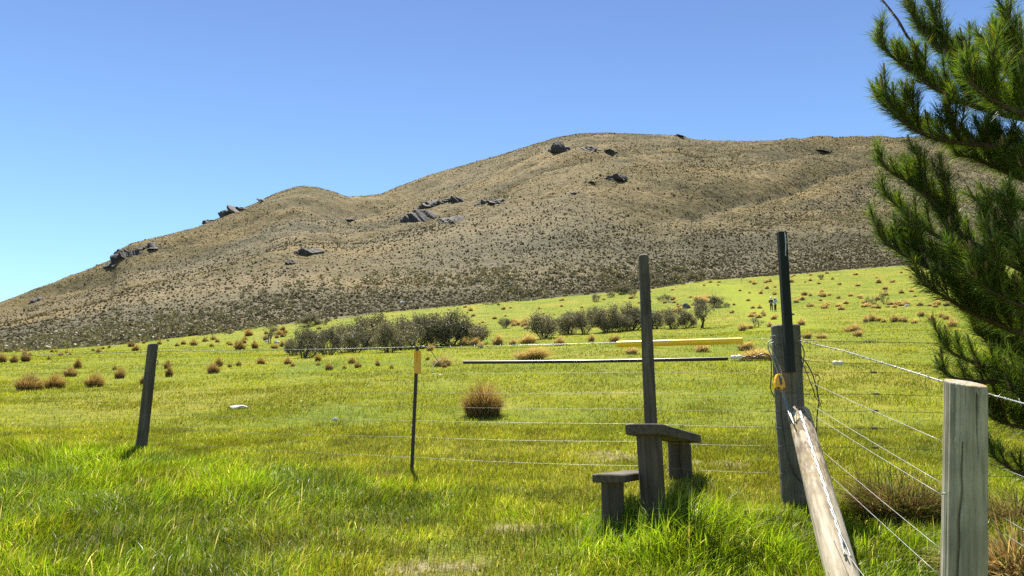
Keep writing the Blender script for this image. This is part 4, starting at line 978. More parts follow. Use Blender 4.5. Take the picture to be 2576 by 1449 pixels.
# dead grass clumps close by
def clump(px, py, w_, h_, n, pal, label, seed, Yd=None, lean=1.0, wid=.005):
    global RNG
    p = ground_at(px, py); keep = RNG; RNG = np.random.default_rng(seed)
    if Yd: a, _ = pix(px, py); p = Vector((a * Yd, Yd, G(a * Yd, Yd)))
    k = p.y / F; rw = w_ * k / 2; H_ = h_ * k
    q = np.sqrt(RNG.random(n)); ph = RNG.uniform(0, 6.28, n); x = np.cos(ph) * q * rw * .75; y = np.sin(ph) * q * rw * .55
    base = np.stack([x, y, gz(x + p.x, y + p.y) - p.z - .01], 1)
    pal = np.array(pal); c = pal[RNG.integers(0, len(pal), n)] * RNG.uniform(.65, 1.3, (n, 1))
    h = H_ * RNG.uniform(.5, 1.25, n) * (1.15 - .5 * q)
    V, Fs, C = blades(base, h, RNG.uniform(.6, 1.5, n) * wid, ph + RNG.normal(0, .9, n), np.abs(RNG.normal(.9, .5, n)) * lean, 4, c, c * 1.12)
    RNG = keep
    o = link('grass_clump', np_mesh('grass_clump', V, Fs, M['tuss'], C, True), None, p)
    return tag(o, label, 'grass clump', 'dead grass clumps by the fences')
P_DEAD = [(0.10, 0.065, 0.03), (0.16, 0.10, 0.045), (0.06, 0.04, 0.02), (0.28, 0.19, 0.09), (0.12, 0.17, 0.02), (0.10, 0.15, 0.02)]
P_STRAW = [(0.46, 0.34, 0.15), (0.38, 0.24, 0.09), (0.55, 0.42, 0.20), (0.10, 0.17, 0.02), (0.20, 0.12, 0.05)]
clump(2262, 1305, 260, 150, 2000, P_DEAD, 'dark brown matted grass clump behind the wires between log and stout post', 201, None, 1.2)
clump(2570, 1462, 250, 190, 1500, P_STRAW, 'straw-yellow grass clump growing beside the stout round post', 202, 4.15, 1.0, .007)
clump(955, 1215, 150, 40, 900, P_DEAD + P_STRAW[:2], 'dry brown grass patch low in the grass beside the yellow capped stake', 203, None, 1.2, .004)
clump(2545, 1250, 200, 120, 700, [(0.30, 0.22, 0.10), (0.12, 0.17, 0.03), (0.2, 0.14, 0.06)], 'tall thin dry grass clump under the lowest pine branch', 204, 5.2, .8)

# ---------------------------------------------------------------- shrubs
def shrub(seed, dens=2400, leaf=.05, dead=False, lone=False):
    """unit shrub about 1 wide and 1 high: stems (trunk) and crown"""
    rr = random.Random(seed); mb = MB(); tips = []
    ns = rr.randint(4, 6) if not lone else 2
    def grow(p, d, L, r, depth):
        pts = [p]; q = p.copy(); dd = d.copy()
        for k in range(4):
            dd = (dd + Vector((rr.gauss(0, .22), rr.gauss(0, .22), rr.gauss(.05, .15)))).normalized(); q = q + dd * L / 4; pts.append(q.copy())
        mb.tube(pts, [r * (1 - .13 * i) for i in range(5)], 5, 0, False)
        if depth <= 1 or (depth == 2 and not lone): tips.extend(pts[2:])
        if depth > 0:
            for k in range(rr.randint(2, 3)):
                e = (dd + Vector((rr.gauss(0, .75), rr.gauss(0, .75), rr.gauss(.15, .35)))).normalized(); grow(pts[rr.randint(2, 4)], e, L * rr.uniform(.6, .8), r * .58, depth - 1)
    for k in range(ns):
        a = 6.28 * k / ns + rr.uniform(-.4, .4); s = .06 if lone else .16
        sp_ = .25 if lone else .8
        grow(Vector((math.cos(a) * s * rr.random(), math.sin(a) * s * rr.random(), -.04)), Vector((math.cos(a) * sp_, math.sin(a) * sp_, 1)).normalized(), .42 if lone else .36, .022 if not lone else .026, 3)
    T = np.array([tuple(t) for t in tips]); hi = max(T[:, 2].max(), .1); rad = np.percentile(np.hypot(T[:, 0], T[:, 1]), 80 if not lone else 90)
    sc = np.array([.5 / rad, .5 / rad, .96 / hi]); T = T * sc
    mb.v = [(v[0] * sc[0], v[1] * sc[1], v[2] * sc[2]) for v in mb.v]
    tm = mb.mesh('trunk', M['bark'])
    rng = np.random.default_rng(seed); n = dens
    c0 = T[rng.integers(0, len(T), n)]
    P_ = c0 + rng.normal(0, 1, (n, 3)) * np.array([.085, .085, .075]); P_ = P_[P_[:, 2] > (.02 if not lone else .25)]; n = len(P_)
    if not dead and not lone:                                  # leafy bulk down to the ground
        m_ = n // 2; v_ = rng.normal(0, 1, (m_, 3)); v_ /= np.linalg.norm(v_, axis=1)[:, None]; v_ *= rng.uniform(.55, 1, (m_, 1)) * np.array([.5, .5, .44]); v_[:, 2] += .42
        nz2 = Noise(seed); gap = nz2.fbm(v_[:, 0] * 5 + 9, v_[:, 1] * 5 + v_[:, 2] * 6 + 9, 3) > .46; P_ = np.concatenate([P_, v_[gap & (v_[:, 2] > .0)]]); n = len(P_)
    a = rng.normal(0, 1, (n, 3)); a /= np.linalg.norm(a, axis=1)[:, None]; b = rng.normal(0, 1, (n, 3)); b -= a * (a * b).sum(1)[:, None]; b /= np.linalg.norm(b, axis=1)[:, None]
    s = (leaf * rng.uniform(.45, 1.1, n) / 2)[:, None]
    V = np.stack([P_ - a * s, P_ - b * s * .6, P_ + a * s, P_ + b * s * .6], 1).reshape(-1, 3)
    q = (np.arange(n) * 4)[:, None] + np.arange(4)
    pal = np.array([(0.17, 0.155, 0.095), (0.23, 0.21, 0.14), (0.12, 0.115, 0.056), (0.33, 0.30, 0.22), (0.16, 0.135, 0.095)]) if not dead else np.array([(0.20, 0.17, 0.13), (0.12, 0.10, 0.075), (0.26, 0.23, 0.18)])
    cl = rng.random(len(T)); C = pal[rng.integers(0, len(pal), n)] * rng.uniform(.7, 1.25, (n, 1))
    return tm, np_mesh('crown', V, [q], M['leaf'], np.repeat(C, 4, 0))
SH = [shrub(300 + k, 5200, .058) for k in range(6)]
LONE = [shrub(320, 1500, .055, False, True), shrub(321, 1900, .06, False, True)]
DEADS = [shrub(330 + k, 1000, .045, True) for k in range(2)]
SMALL = [shrub(340 + k, 700, .10) for k in range(3)]
def put_shrub(px, py, w_, h_, proto, name, label, cat, group, rot=None):
    p = ground_at(px, py); k = p.y / F; r_ = empty(name, p, label, cat, group)
    r_.rotation_euler = (0, 0, random.uniform(0, 6.28)); r_.scale = (w_ * k * 1.08, w_ * k * 1.08, h_ * k * 1.06)
    link('trunk', proto[0], r_); link('crown', proto[1], r_)
A1, A2 = 'shrubs of the big thicket', 'shrubs of the far thicket'
SL = [
 (736, 896, 40, 46, 's', 'low grey shrub at the outer end of the big thicket, touching the barbed wire', A1),
 (771, 899, 58, 76, 's', 'tall open shrub second from the outer end of the big thicket', A1),
 (825, 894, 58, 72, 's', 'leaning grey shrub with a gap of orange tussock on one side', A1),
 (870, 886, 62, 68, 's', 'dense shrub right after the leaning one in the big thicket', A1),
 (897, 889, 70, 68, 's', 'shrub with lit dry twigs in front of the tallest one', A1),
 (930, 876, 76, 90, 's', 'tallest shrub of the big thicket', A1),
 (979, 887, 72, 78, 's', 'wide dark shrub just right of the tallest in the big thicket', A1),
 (1011, 882, 72, 82, 's', 'purplish-topped shrub in the middle of the big thicket', A1),
 (1050, 875, 64, 84, 's', 'peaked shrub standing behind the yellow capped stake', A1),
 (1093, 871, 84, 76, 's', 'bulky dark shrub right of the yellow capped stake', A1),
 (1134, 869, 92, 84, 's', 'broad rounded shrub, second from the far end of the big thicket', A1),
 (1190, 866, 70, 58, 's', 'low rounded shrub ending the big thicket', A1),
 (1369, 852, 66, 68, 's', 'big bushy shrub starting the far thicket', A2),
 (1427, 841, 58, 46, 's', 'low sprawling shrub next to the first of the far thicket', A2),
 (1440, 823, 52, 40, 's', 'shrub showing behind the low sprawling one', A2),
 (1470, 840, 44, 58, 's', 'upright shrub third along the front of the far thicket', A2),
 (1500, 823, 38, 50, 's', 'tall thin shrub set back before the biggest of the far thicket', A2),
 (1530, 836, 64, 68, 's', 'biggest shrub of the far thicket, left of the stile pole', A2),
 (1566, 833, 58, 48, 's', 'low dark shrub tucked against the biggest of the far thicket', A2),
 (1592, 830, 52, 66, 's', 'peaked shrub directly left of the stile pole', A2),
 (1648, 827, 48, 46, 's', 'sparse shrub directly right of the stile pole', A2),
 (1694, 827, 56, 50, 's', 'dark wide shrub second right of the stile pole', A2),
 (1727, 825, 40, 40, 's', 'shrub squeezed between the wide dark one and the spreading tree-like one', A2),
 (1764, 826, 66, 64, 'l', 'spreading tree-like shrub with bare stems ending the far thicket', A2),
 (1803, 773, 31, 29, 's', 'round dark bush standing alone beside the mown track', None),
 (1765, 773, 26, 20, 's', 'dark bush peeping over the tree-like shrub, next to the boulder', None),
 (1829, 773, 17, 12, 'm', 'tiny bush beside the round one near the mown track', None),
 (1271, 826, 24, 25, 's', 'small grey bush beside the golden tussocks short of the far thicket', None),
 (1902, 824, 34, 31, 'd', 'open grey half-dead shrub left of the corner post', None),
 (1668, 759, 28, 19, 'm', 'straggly low bush by the pale stones above the far thicket', None),
 (1500, 759, 20, 20, 'm', 'small bush in the middle of the upper meadow above the far thicket', None),
 (1536, 748, 18, 16, 'm', 'small bush under the mountain foot, just right of another', None),
 (1563, 741, 36, 26, 's', 'dark scrubby bush on the mountain foot left of the stile pole', None),
 (1592, 748, 20, 19, 'm', 'small bush touching the stile pole high up', None),
 (777, 819, 50, 28, 's', 'dark bush on the boundary between meadow and mountain above the big thicket', None),
 (816, 817, 16, 14, 'm', 'small bush just right of the dark one on the meadow boundary', None),
 (2184, 766, 14, 23, 'd', 'short leafless dead shrub, first of three on the upper meadow', None),
 (2199, 766, 30, 22, 'd', 'wide leafless dead shrub, middle of three on the upper meadow', None),
 (2224, 765, 20, 35, 'd', 'tallest leafless dead shrub of three on the upper meadow', None),
 (2066, 704, 13, 15, 'm', 'tiny lone shrub high on the meadow near the mountain foot', None),
 (628, 826, 18, 14, 'm', 'small bush at the meadow edge left of the little lone tree', None),
]
for k, (px, py, w_, h_, kd, lab, grp) in enumerate(SL):
    pr = {'s': SH, 'l': LONE[1:], 'd': DEADS, 'm': SMALL}[kd]
    put_shrub(px, py, w_, h_, pr[k % len(pr)], 'dead_shrub' if kd == 'd' else 'shrub', lab, 'shrub', grp or 'single shrubs of the meadow')
put_shrub(679, 864, 44, 46, LONE[0], 'small_tree', 'little lone tree with bare stems at the meadow edge left of the big thicket', 'tree', None)
# scrub band along the mountain foot (beyond counting)
def foot_scrub(n):
    px_ = RNG.uniform(-150, 2500, n); Vs, Cs, Qs = [], [], []; o = 0
    a = np.array([pix(x, 780)[0] for x in px_]); s = RNG.normal(.008, .022, n)
    x, y, z, c = hill_xyz(a, s)
    mlt = .35 + 1.0 * sstep(.4, .65, N2.fbm(x * .06, y * .06, 3))
    W_ = RNG.uniform(.35, 1.0, n) * mlt * (1.1 - 2 * np.minimum(s, .3)); H_ = W_ * RNG.uniform(.8, 1.7, n)
    m_ = 46
    P_ = RNG.normal(0, 1, (n, m_, 3)); P_ /= np.linalg.norm(P_, axis=2)[:, :, None]; P_ *= RNG.uniform(.5, 1, (n, m_, 1)); P_[:, :, 2] = np.abs(P_[:, :, 2])
    P_ = P_ * np.stack([W_, W_, H_], 1)[:, None, :] + np.stack([x, y, z - .05], 1)[:, None, :]
    P_ = P_.reshape(-1, 3); k = len(P_); A = RNG.normal(0, 1, (k, 3)); A /= np.linalg.norm(A, axis=1)[:, None]; B = np.cross(A, RNG.normal(0, 1, (k, 3))); B /= np.linalg.norm(B, axis=1)[:, None]
    sz = np.repeat(.12 + W_ * .14, m_)[:, None] * RNG.uniform(.5, 1.1, (k, 1))
    V = np.stack([P_ - A * sz, P_ - B * sz * .6, P_ + A * sz, P_ + B * sz * .6], 1).reshape(-1, 3)
    pal = np.array([(0.17, 0.155, 0.09), (0.22, 0.195, 0.125), (0.10, 0.10, 0.05), (0.22, 0.195, 0.14)])
    C = pal[RNG.integers(0, 4, k)] * RNG.uniform(.75, 1.2, (k, 1))
    return V, [(np.arange(k) * 4)[:, None] + np.arange(4)], np.repeat(C, 4, 0)
V, Fs, C = foot_scrub(2600)
tag(link('foot_scrub', np_mesh('foot_scrub', V, Fs, M['leaf'], C)), 'grey scrub massed along the foot of the mountain above the meadow', 'scrub', kind='stuff')

# ---------------------------------------------------------------- pine
tree = empty('pine_tree', (4.45, 5.75, G(4.45, 5.75)), 'dark green pine with upright candles reaching in over the fence', 'tree')
tz = tree.location.z
mb = MB(); tp = [Vector((4.45 + .05 * math.sin(k), 5.75 + .04 * math.cos(k * 1.7), tz - .1 + k * .62)) for k in range(12)]
mb.tube(ease(tp, 4), [lerp(.13, .02, i / 44) for i in range(45)], 14)
part('trunk', mb, M['pbark'], tree)
prng = random.Random(77); PR = np.random.default_rng(77)
LIMBS = [  # (points px,py,Y from the trunk outwards; shoot length; density)
 ([(2790, 420, 5.75), (2650, 385, 5.5), (2500, 368, 5.3), (2390, 355, 5.2), (2320, 335, 5.15), (2268, 300, 5.1), (2235, 255, 5.08), (2222, 225, 5.06)], .30, 1.1),
 ([(2790, 330, 5.75), (2640, 310, 5.6), (2510, 285, 5.5), (2420, 255, 5.45), (2340, 215, 5.4), (2275, 165, 5.38), (2225, 125, 5.36), (2212, 95, 5.35)], .32, 1.1),
 ([(2790, 250, 5.75), (2640, 235, 5.75), (2510, 205, 5.75), (2430, 165, 5.75), (2360, 120, 5.72), (2310, 65, 5.7), (2285, 15, 5.7)], .34, 1.1),
 ([(2790, 300, 5.7), (2660, 300, 5.2), (2570, 285, 4.9), (2500, 255, 4.7), (2450, 215, 4.65), (2425, 180, 4.62)], .34, 1.3),
 ([(2790, 200, 5.75), (2680, 205, 5.3), (2600, 185, 5.0), (2540, 150, 4.9), (2500, 110, 4.85)], .34, 1.2),
 ([(2800, 150, 5.75), (2690, 165, 5.9), (2600, 165, 6.0), (2530, 150, 6.05), (2465, 120, 6.1)], .32, 1.0),
 ([(2790, 760, 5.75), (2600, 690, 5.5), (2460, 620, 5.3), (2390, 560, 5.22), (2340, 500, 5.18), (2280, 455, 5.15), (2232, 425, 5.13), (2208, 395, 5.12)], .27, 1.0),
 ([(2460, 620, 5.3), (2370, 600, 5.25), (2310, 560, 5.2), (2265, 525, 5.18), (2226, 490, 5.16)], .23, 1.0),
 ([(2790, 560, 5.75), (2650, 490, 5.6), (2560, 445, 5.5), (2490, 415, 5.45), (2440, 395, 5.4), (2405, 392, 5.4)], .34, 1.2),
 ([(2790, 640, 5.75), (2650, 570, 5.9), (2560, 520, 6.0), (2490, 500, 6.05), (2450, 500, 6.05)], .22, .8),
 ([(2790, 860, 5.75), (2640, 790, 5.4), (2510, 735, 5.2), (2410, 700, 5.1), (2330, 670, 5.05), (2265, 635, 5.0), (2220, 600, 4.98), (2206, 570, 4.97)], .28, 1.1),
 ([(2790, 950, 5.75), (2640, 870, 5.3), (2530, 825, 5.1), (2450, 790, 5.0), (2380, 750, 4.95), (2320, 712, 4.9)], .30, 1.2),
 ([(2790, 700, 5.75), (2680, 680, 5.2), (2590, 650, 4.9), (2530, 610, 4.8), (2500, 570, 4.78)], .32, 1.1),
 ([(2790, 800, 5.75), (2670, 790, 5.0), (2570, 770, 4.7), (2490, 730, 4.6), (2440, 690, 4.58)], .30, 1.0),
 ([(2790, 1040, 5.75), (2650, 985, 5.4), (2540, 945, 5.2), (2460, 915, 5.1), (2400, 890, 5.05), (2372, 862, 5.03)], .24, 1.0),
 ([(2560, 955, 5.2), (2470, 960, 5.1), (2400, 950, 5.05), (2362, 925, 5.02)], .20, .9),
 ([(2790, 1010, 5.75), (2670, 960, 5.9), (2570, 910, 6.0), (2500, 870, 6.05), (2450, 830, 6.05)], .30, 1.1),
 ([(2790, 900, 5.75), (2690, 880, 5.9), (2600, 840, 6.0), (2530, 800, 6.0)], .32, 1.1),
 ([(2790, 1130, 5.75), (2660, 1090, 5.6), (2570, 1075, 5.5), (2515, 1060, 5.45), (2488, 1040, 5.4)], .26, 1.1),
 ([(2790, 1060, 5.75), (2680, 1040, 5.3), (2600, 1010, 5.1), (2540, 980, 5.0)], .28, 1.0),
 ([(2790, 1230, 5.75), (2670, 1215, 5.5), (2580, 1195, 5.4), (2520, 1165, 5.35), (2490, 1135, 5.33)], .24, 1.0),
 ([(2790, 500, 5.75), (2700, 480, 5.3), (2630, 450, 5.1), (2570, 420, 5.0)], .30, 1.0),
]
ALL = []
for pp, sl_, dens in LIMBS:                                   # side limbs fork off the main ones
    ALL.append((pp, sl_, dens, True))
    P_ = ease([at(*p) for p in pp], 6); n = len(P_)
    for f in (() if sl_ <= .24 else (.38, .58) if len(pp) > 5 else (.4, .62)):
        i = int(n * f); d = (P_[min(i + 2, n - 1)] - P_[i - 1]).normalized(); lat = d.cross(Vector((0, 0, 1))).normalized()
        for sg in (-1, 1):
            e = (d * .85 + lat * sg * prng.uniform(.25, .6) + Vector((0, 0, prng.uniform(.15, .6)))).normalized(); L = prng.uniform(.30, .48) * (1.25 - .6 * f); c_ = P_[i].copy(); q = [c_.copy()]
            for k in range(5):
                e = (e + Vector((0, 0, .12))).normalized(); c_ = c_ + e * L / 5; q.append(c_.copy())
            ALL.append((q, sl_ * .7, 1.1, len(ALL) - 1))
GREENS = np.array([(0.045, 0.088, 0.016), (0.07, 0.12, 0.022), (0.115, 0.165, 0.020), (0.040, 0.074, 0.032), (0.16, 0.20, 0.024)])
def needles(paths, per_m, L0, tint):
    """paths: list of polylines (Vectors); returns blade-like needles leaning along each"""
    Bs, Ds = [], []
    for pts in paths:
        for p, q in zip(pts[:-1], pts[1:]):
            n = max(1, int((q - p).length * per_m)); f = PR.random(n)[:, None]
            Bs.append(np.array(p)[None] * (1 - f) + np.array(q)[None] * f); Ds.append(np.repeat(np.array((q - p).normalized())[None], n, 0))
    B = np.concatenate(Bs); D = np.concatenate(Ds); n = len(B)
    r_ = PR.normal(0, 1, (n, 3)); r_ -= D * (r_ * D).sum(1)[:, None]; r_ /= np.linalg.norm(r_, axis=1)[:, None] + 1e-9
    ang = np.abs(PR.normal(.58, .30, n))[:, None]; N_ = D * np.cos(ang) + r_ * np.sin(ang); N_[:, 2] += PR.normal(0.02, .06, n); N_ /= np.linalg.norm(N_, axis=1)[:, None]
    L = L0 * PR.uniform(.6, 1.15, n)[:, None]; wv_ = np.cross(N_, PR.normal(0, 1, (n, 3))); wv_ /= np.linalg.norm(wv_, axis=1)[:, None] + 1e-9; wv_ *= .0015
    mid = B + N_ * L * .55; tip = B + N_ * L + np.array([0, 0, -1]) * L * PR.uniform(0, .12, n)[:, None]
    V = np.stack([B - wv_ * .7, B + wv_ * .7, mid + wv_, mid - wv_, tip], 1).reshape(-1, 3)
    o = (np.arange(n) * 5)[:, None]; C = GREENS[PR.integers(0, 5, n)] * PR.uniform(.75, 1.25, (n, 1)) * tint; dd_ = PR.random(n) < .05; C[dd_] = np.array([0.17, 0.095, 0.035])
    return V, [o + np.array([[0, 1, 2, 3]]), o + np.array([[3, 2, 4]])], np.repeat(C, 5, 0)
m, t, b, new, ln = mat('pine_candle'); M['candle'] = m
vc = new('ShaderNodeVertexColor'); vc.layer_name = 'col'; ln(vc.outputs[0], b.inputs['Base Color']); b.inputs['Roughness'].default_value = 0.8
mainbr = None
def limb_paths(pts, sl_, dens, stem, r0, f0):
    n = len(pts); stem.tube(pts, [lerp(r0, .005, i / (n - 1)) for i in range(n)], 7, 0)
    paths = [pts[int(n * f0):]]; cand = []
    seg = [(pts[i + 1] - pts[i]).length for i in range(n - 1)]; Ltot = sum(seg); s = Ltot * max(.12, f0 * .6); side_ = 1
    while s < Ltot:
        q = s
        for i, l in enumerate(seg):
            if q <= l: break
            q -= l
        p = pts[i].lerp(pts[i + 1], q / l); d = (pts[i + 1] - pts[i]).normalized(); f = s / Ltot
        lat = d.cross(Vector((0, 0, 1))).normalized() * side_; side_ = -side_
        up = Vector((0, 0, 1)); ln_ = sl_ * prng.uniform(.6, 1.15) * (1.05 - .5 * f)
        e = (d * prng.uniform(.55, .9) + lat * prng.uniform(.1, .65) + up * prng.uniform(.15, .8)).normalized()
        sp_ = [p]; c_ = p.copy()
        for k in range(4):
            e = (e + up * .16).normalized(); c_ = c_ + e * ln_ / 4; sp_.append(c_.copy())
        stem.tube(sp_, [.006, .0055, .005, .0045, .004], 5, 0, False); paths.append(sp_[1:] if ln_ > .15 else sp_)
        if prng.random() < .75: cand.append((sp_[-1], (e + up * .9).normalized(), prng.uniform(.03, .085)))
        s += prng.uniform(.05, .08) / dens
    cand += [(pts[-1], (Vector((0, 0, 1)) + (pts[-1] - pts[-2]).normalized() * .4).normalized(), prng.uniform(.08, .13))]
    if n > 8: cand += [(pts[-2], Vector((.1, 0, 1)).normalized(), .07), (pts[-3], Vector((.15, .1, 1)).normalized(), .06)]
    return paths, cand
groups_ = []
for pp, sl_, dens, fl in ALL:
    if fl is True: groups_.append([])
    groups_[-1].append((pp, sl_, dens, fl))
for grp_ in groups_:
    stem = MB(); paths, cand = [], []; root = None
    for pp, sl_, dens, fl in grp_:
        pts = ease([at(*p) for p in pp], 6) if fl is True else ease(pp, 3)
        if root is None: root = pts[0]
        a_, b_ = limb_paths(pts, sl_, dens, stem, (.028 if len(pp) > 5 else .02) if fl is True else .009, .3 if fl is True else .05); paths += a_; cand += b_
    br = empty('branch', root - tree.location, None, None); br.parent = tree
    part('stem', stem, M['pbark'], br)
    V, Fs, C = needles(paths, 800, .125, np.array([1.1, 1.1, 1.0]))
    off = np.array(br.location + tree.location)
    Vs, Qs, Cs = [], [], []; o_ = len(V)                       # young upright shoots with scaly bracts
    for p, d, L in cand:
        u_ = d.orthogonal().normalized(); v_ = d.cross(u_); rows = 9; k = 6
        base_c = (0.19, 0.21, 0.05) if prng.random() < .6 else (0.25, 0.155, 0.06)
        for r_i in range(rows):
            f = r_i / (rows - 1); rad_ = .0105 * (1 - .45 * f) * (1.25 if r_i % 2 else .8) * (1 if r_i < rows - 1 else .4)
            for j in range(k):
                a = 6.283 * j / k + r_i * .5; w3 = p + d * L * f + (u_ * math.cos(a) + v_ * math.sin(a)) * rad_; Vs.append(tuple(w3)); Cs.append([x * prng.uniform(.7, 1.3) for x in base_c])
        for r_i in range(rows - 1):
            for j in range(k): Qs.append((o_ + r_i * k + j, o_ + r_i * k + (j + 1) % k, o_ + (r_i + 1) * k + (j + 1) % k, o_ + (r_i + 1) * k + j))
        o_ += rows * k
    q1, t1 = Fs
    midx = np.concatenate([np.zeros(len(q1)), np.ones(len(Qs)), np.zeros(len(t1))])
    link('needles', np_mesh('needles', np.concatenate([V, np.array(Vs)]) - off, [np.concatenate([q1, np.array(Qs)]), t1], None, np.concatenate([C, np.array(Cs)]), True, mats=[M['needle'], M['candle']], midx=midx), br)
# bare brown leader twig sticking out at the top
tw = empty('branch', at(2290, 110, 5.7) - tree.location, None, None); tw.parent = tree; tw['label'] = 'bare brown twig reaching up out of the needles'
mb = MB(); mb.tube(ease([at(2330, 150, 5.72), at(2285, 95, 5.7), at(2262, 55, 5.69), at(2240, 25, 5.68), at(2215, -5, 5.67), at(2190, -25, 5.66)], 5), [lerp(.012, .005, i / 25) for i in range(26)], 7)
for k in range(60):
    f = prng.random(); c_ = at(lerp(2300, 2215, f), lerp(115, 0, f), 5.69); e = Vector((prng.gauss(0, 1), prng.gauss(0, 1), prng.gauss(0, .6))).normalized(); L = prng.uniform(.012, .03) if f > .3 else prng.uniform(.04, .09)
    mb.tube([c_, c_ + e * L], [.0016, .0006], 3, 0, False)
part('stem', mb, M['pbark'], tw)

# ---------------------------------------------------------------- people and trail marker far up the track
def skin(name, joints, bones, mat_, parent, sub=2):
    me = bpy.data.meshes.new(name); me.from_pydata([j[0] for j in joints], bones, []); me.materials.append(mat_)
    o = link(name, me, parent)
    md = o.modifiers.new('skin', 'SKIN'); md.use_smooth_shade = True
    for k, (p, r_) in enumerate(joints):
        d_ = me.skin_vertices[0].data[k]; d_.radius = r_ if isinstance(r_, tuple) else (r_, r_)
    me.skin_vertices[0].data[0].use_root = True
    s2 = o.modifiers.new('subdivision', 'SUBSURF'); s2.levels = sub; s2.render_levels = sub
    return o
M['skin'] = plain('skin', (0.42, 0.25, 0.17), 0.55); M['olive'] = plain('olive_jacket', (0.045, 0.042, 0.03), 0.8); M['maroon'] = plain('maroon_trousers', (0.035, 0.014, 0.014), 0.8)
M['lblue'] = plain('light_blue_jacket', (0.24, 0.36, 0.50), 0.7); M['blk'] = plain('black_trousers', (0.012, 0.011, 0.013), 0.7); M['hatw'] = plain('white_cap', (0.75, 0.75, 0.75), 0.7); M['hair'] = plain('dark_hair', (0.02, 0.013, 0.01), 0.5); M['shoe'] = plain('pale_shoes', (0.5, 0.48, 0.42), 0.7)
def person(px, py, h_px, label, jacket, trousers, shoes, arms, facing, hat):
    p = ground_at(px, py); s = h_px * p.y / F / 1.76
    r_ = empty('person', p, label, 'person', 'hikers on the mown track'); r_.scale = (s, s, s); r_.rotation_euler = (0, 0, facing)
    # the figure looks along its own -Y
    aL, aR = arms
    body = [((0, 0, .95), (.15, .11)), ((0, 0, 1.15), (.14, .10)), ((0, 0, 1.38), (.165, .105)), ((0, 0, 1.50), (.06, .06)), ((0, -.01, 1.56), (.055, .06)), ((0, -.015, 1.66), (.075, .095)), ((0, -.015, 1.74), (.06, .075)),
            ((.09, 0, .88), .085), ((.10, -.01, .48), .055), ((.105, .02, .08), .042), ((.11, -.13, .04), (.045, .03)), ((-.09, 0, .88), .085), ((-.10, -.01, .48), .055), ((-.105, .02, .08), .042), ((-.11, -.13, .04), (.045, .03)),
            ((.19, 0, 1.42), .06), (aL[0], .045), (aL[1], .032), ((-.19, 0, 1.42), .06), (aR[0], .045), (aR[1], .032)]
    bones = [(0, 1), (1, 2), (2, 3), (3, 4), (4, 5), (5, 6), (0, 7), (7, 8), (8, 9), (9, 10), (0, 11), (11, 12), (12, 13), (13, 14), (2, 15), (15, 16), (16, 17), (2, 18), (18, 19), (19, 20)]
    # hands: palm and five separate fingers
    for side, (el, ha) in ((1, aL), (-1, aR)):
        i0 = 17 if side == 1 else 20; hv = (Vector(ha) - Vector(el)).normalized(); w_ = hv.cross(Vector((0, 1, 0.3))).normalized()
        body.append((tuple(Vector(ha) + hv * .06), (.036, .02))); bones.append((i0, len(body) - 1)); pi = len(body) - 1
        for k in range(5):
            off = w_ * (-.03 + .02 * k) if k < 4 else w_ * .05; b0_ = Vector(ha) + hv * (.09 if k < 4 else .04) + off
            body.append((tuple(b0_), .011)); bones.append((pi, len(body) - 1)); body.append((tuple(b0_ + hv * (.06 + .01 * (k in (1, 2))) + Vector((0, -.02, 0))), .008)); bones.append((len(body) - 2, len(body) - 1))
    skin('body', body, bones, M['skin'], r_, 1)
    jk = [((0, 0, .86), (.185, .14)), ((0, 0, 1.12), (.172, .13)), ((0, 0, 1.40), (.19, .125)), ((0, 0, 1.50), (.085, .08)), ((.20, 0, 1.42), .078), (aL[0], .064), (tuple(Vector(aL[0]).lerp(Vector(aL[1]), .85)), .05), ((-.20, 0, 1.42), .078), (aR[0], .064), (tuple(Vector(aR[0]).lerp(Vector(aR[1]), .85)), .05)]
    skin('jacket', jk, [(0, 1), (1, 2), (2, 3), (2, 4), (4, 5), (5, 6), (2, 7), (7, 8), (8, 9)], M[jacket], r_, 2)
    tr2 = [((0, 0, .93), (.16, .12)), ((.09, 0, .84), .10), ((.10, -.01, .48), .075), ((.105, .02, .12), .06), ((-.09, 0, .84), .10), ((-.10, -.01, .48), .075), ((-.105, .02, .12), .06)]
    skin('trousers', tr2, [(0, 1), (1, 2), (2, 3), (0, 4), (4, 5), (5, 6)], M[trousers], r_, 2)
    for sx3 in (1, -1):
        skin('shoe', [((sx3 * .105, .05, .055), (.05, .05)), ((sx3 * .107, -.05, .045), (.052, .042)), ((sx3 * .112, -.16, .035), (.05, .03))], [(0, 1), (1, 2)], M[shoes], r_, 2)
    mbh = MB(); mbh.tube([(0, -.02, 1.70), (0, -.018, 1.76), (0, -.015, 1.82), (0, -.01, 1.86)], [.112, .115, .095, .03], 16); mbh.tube([(0, -.10, 1.725), (0, -.20, 1.71)], [.085, .07], 12)
    off = Vector((0, 0, 0)); link('cap', mbh.mesh('cap', M['hatw']), r_)
    mbf = MB()
    for sx3 in (1, -1): mbf.tube([(sx3 * .033, -.105, 1.665), (sx3 * .033, -.112, 1.665)], [.013, .012], 8, 0)
    link('eyes', mbf.mesh('eyes', M['hair']), r_)
    mbn = MB(); mbn.tube([(0, -.10, 1.665), (0, -.128, 1.632), (0, -.105, 1.622)], [.008, .014, .008], 8); mbn.tube([(-.025, -.105, 1.595), (.025, -.105, 1.595)], .007, 6)
    for sx3 in (1, -1): mbn.tube([(sx3 * .078, 0, 1.68), (sx3 * .092, .008, 1.65), (sx3 * .078, 0, 1.62)], [.012, .018, .01], 8)
    link('face', mbn.mesh('face', M['skin']), r_)
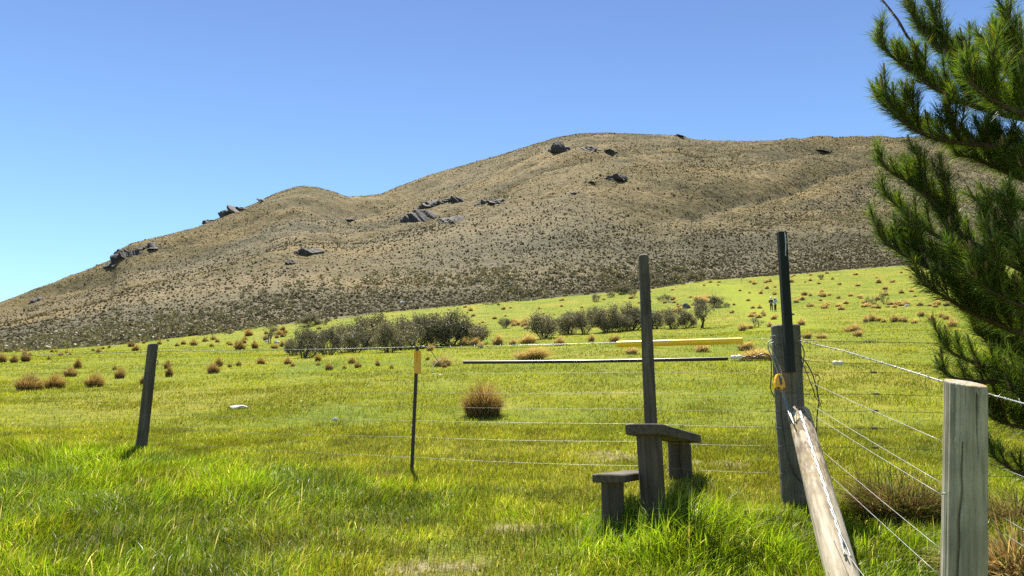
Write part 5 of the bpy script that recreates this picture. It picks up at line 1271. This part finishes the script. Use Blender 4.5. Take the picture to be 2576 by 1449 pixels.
    hr = MB(); hr.tube([(0, .03, 1.74), (0, .06, 1.66), (0, .07, 1.58), (0, .06, 1.5 if hat else 1.56)], [.085, .092, .07, .03], 12); link('hair', hr.mesh('hair', M['hair']), r_)
    return r_
pr1 = person(1941.5, 783.5, 36, 'person in dark olive jacket, white cap and pale scarf holding hands before the waist', 'olive', 'maroon', 'blk', (((.27, .03, 1.15), (.10, -.20, 1.08)), ((-.27, .03, 1.15), (-.10, -.20, 1.08))), R(-25), False)
mb = MB(); mb.tube([(0, -.03, 1.47), (0, -.03, 1.53), (0, -.035, 1.60)], [.095, .10, .085], 14); link('scarf', mb.mesh('scarf', M['hatw']), pr1)
pr2 = person(1951, 784.5, 35, 'person in light blue jacket and black trousers raising a camera to the face', 'lblue', 'blk', 'shoe', (((.26, -.14, 1.30), (.09, -.20, 1.58)), ((-.26, -.14, 1.30), (-.09, -.20, 1.58))), R(115), True)
cmr = empty('camera', pr2.location.copy(), 'small dark camera held up by the person in light blue', 'camera'); cmr.rotation_euler = pr2.rotation_euler; cmr.scale = pr2.scale
mb = MB(); mb.add([(x, y, z) for z in (1.62, 1.70) for x, y in ((-.065, -.24), (.065, -.24), (.065, -.285), (-.065, -.285))], [(0, 1, 2, 3), (7, 6, 5, 4), (0, 4, 5, 1), (1, 5, 6, 2), (2, 6, 7, 3), (3, 7, 4, 0)])
link('camera_body', mb.mesh('camera_body', M['black']), cmr)
mb = MB(); mb.tube([(0, -.285, 1.66), (0, -.34, 1.66)], [.035, .032], 12); link('lens', mb.mesh('lens', M['black']), cmr)
tm = ground_at(1866, 708.5); k = tm.y / F
tmk = empty('trail_marker', tm, 'thin pale trail marker stake with an orange top where the track enters the scrub', 'trail marker')
part('stake', MB().tube([tm - Vector((0, 0, .1)), tm + Vector((0, 0, 11 * k))], 1.0 * k, 8), M['stone'], tmk)
m, t, b, new, ln = mat('orange_paint'); b.inputs['Base Color'].default_value = (0.65, 0.16, 0.02, 1); b.inputs['Roughness'].default_value = 0.6; M['orange'] = m
part('orange_top', MB().tube([tm + Vector((0, 0, 6 * k)), tm + Vector((0, 0, 11.3 * k))], 1.15 * k, 8), M['orange'], tmk)
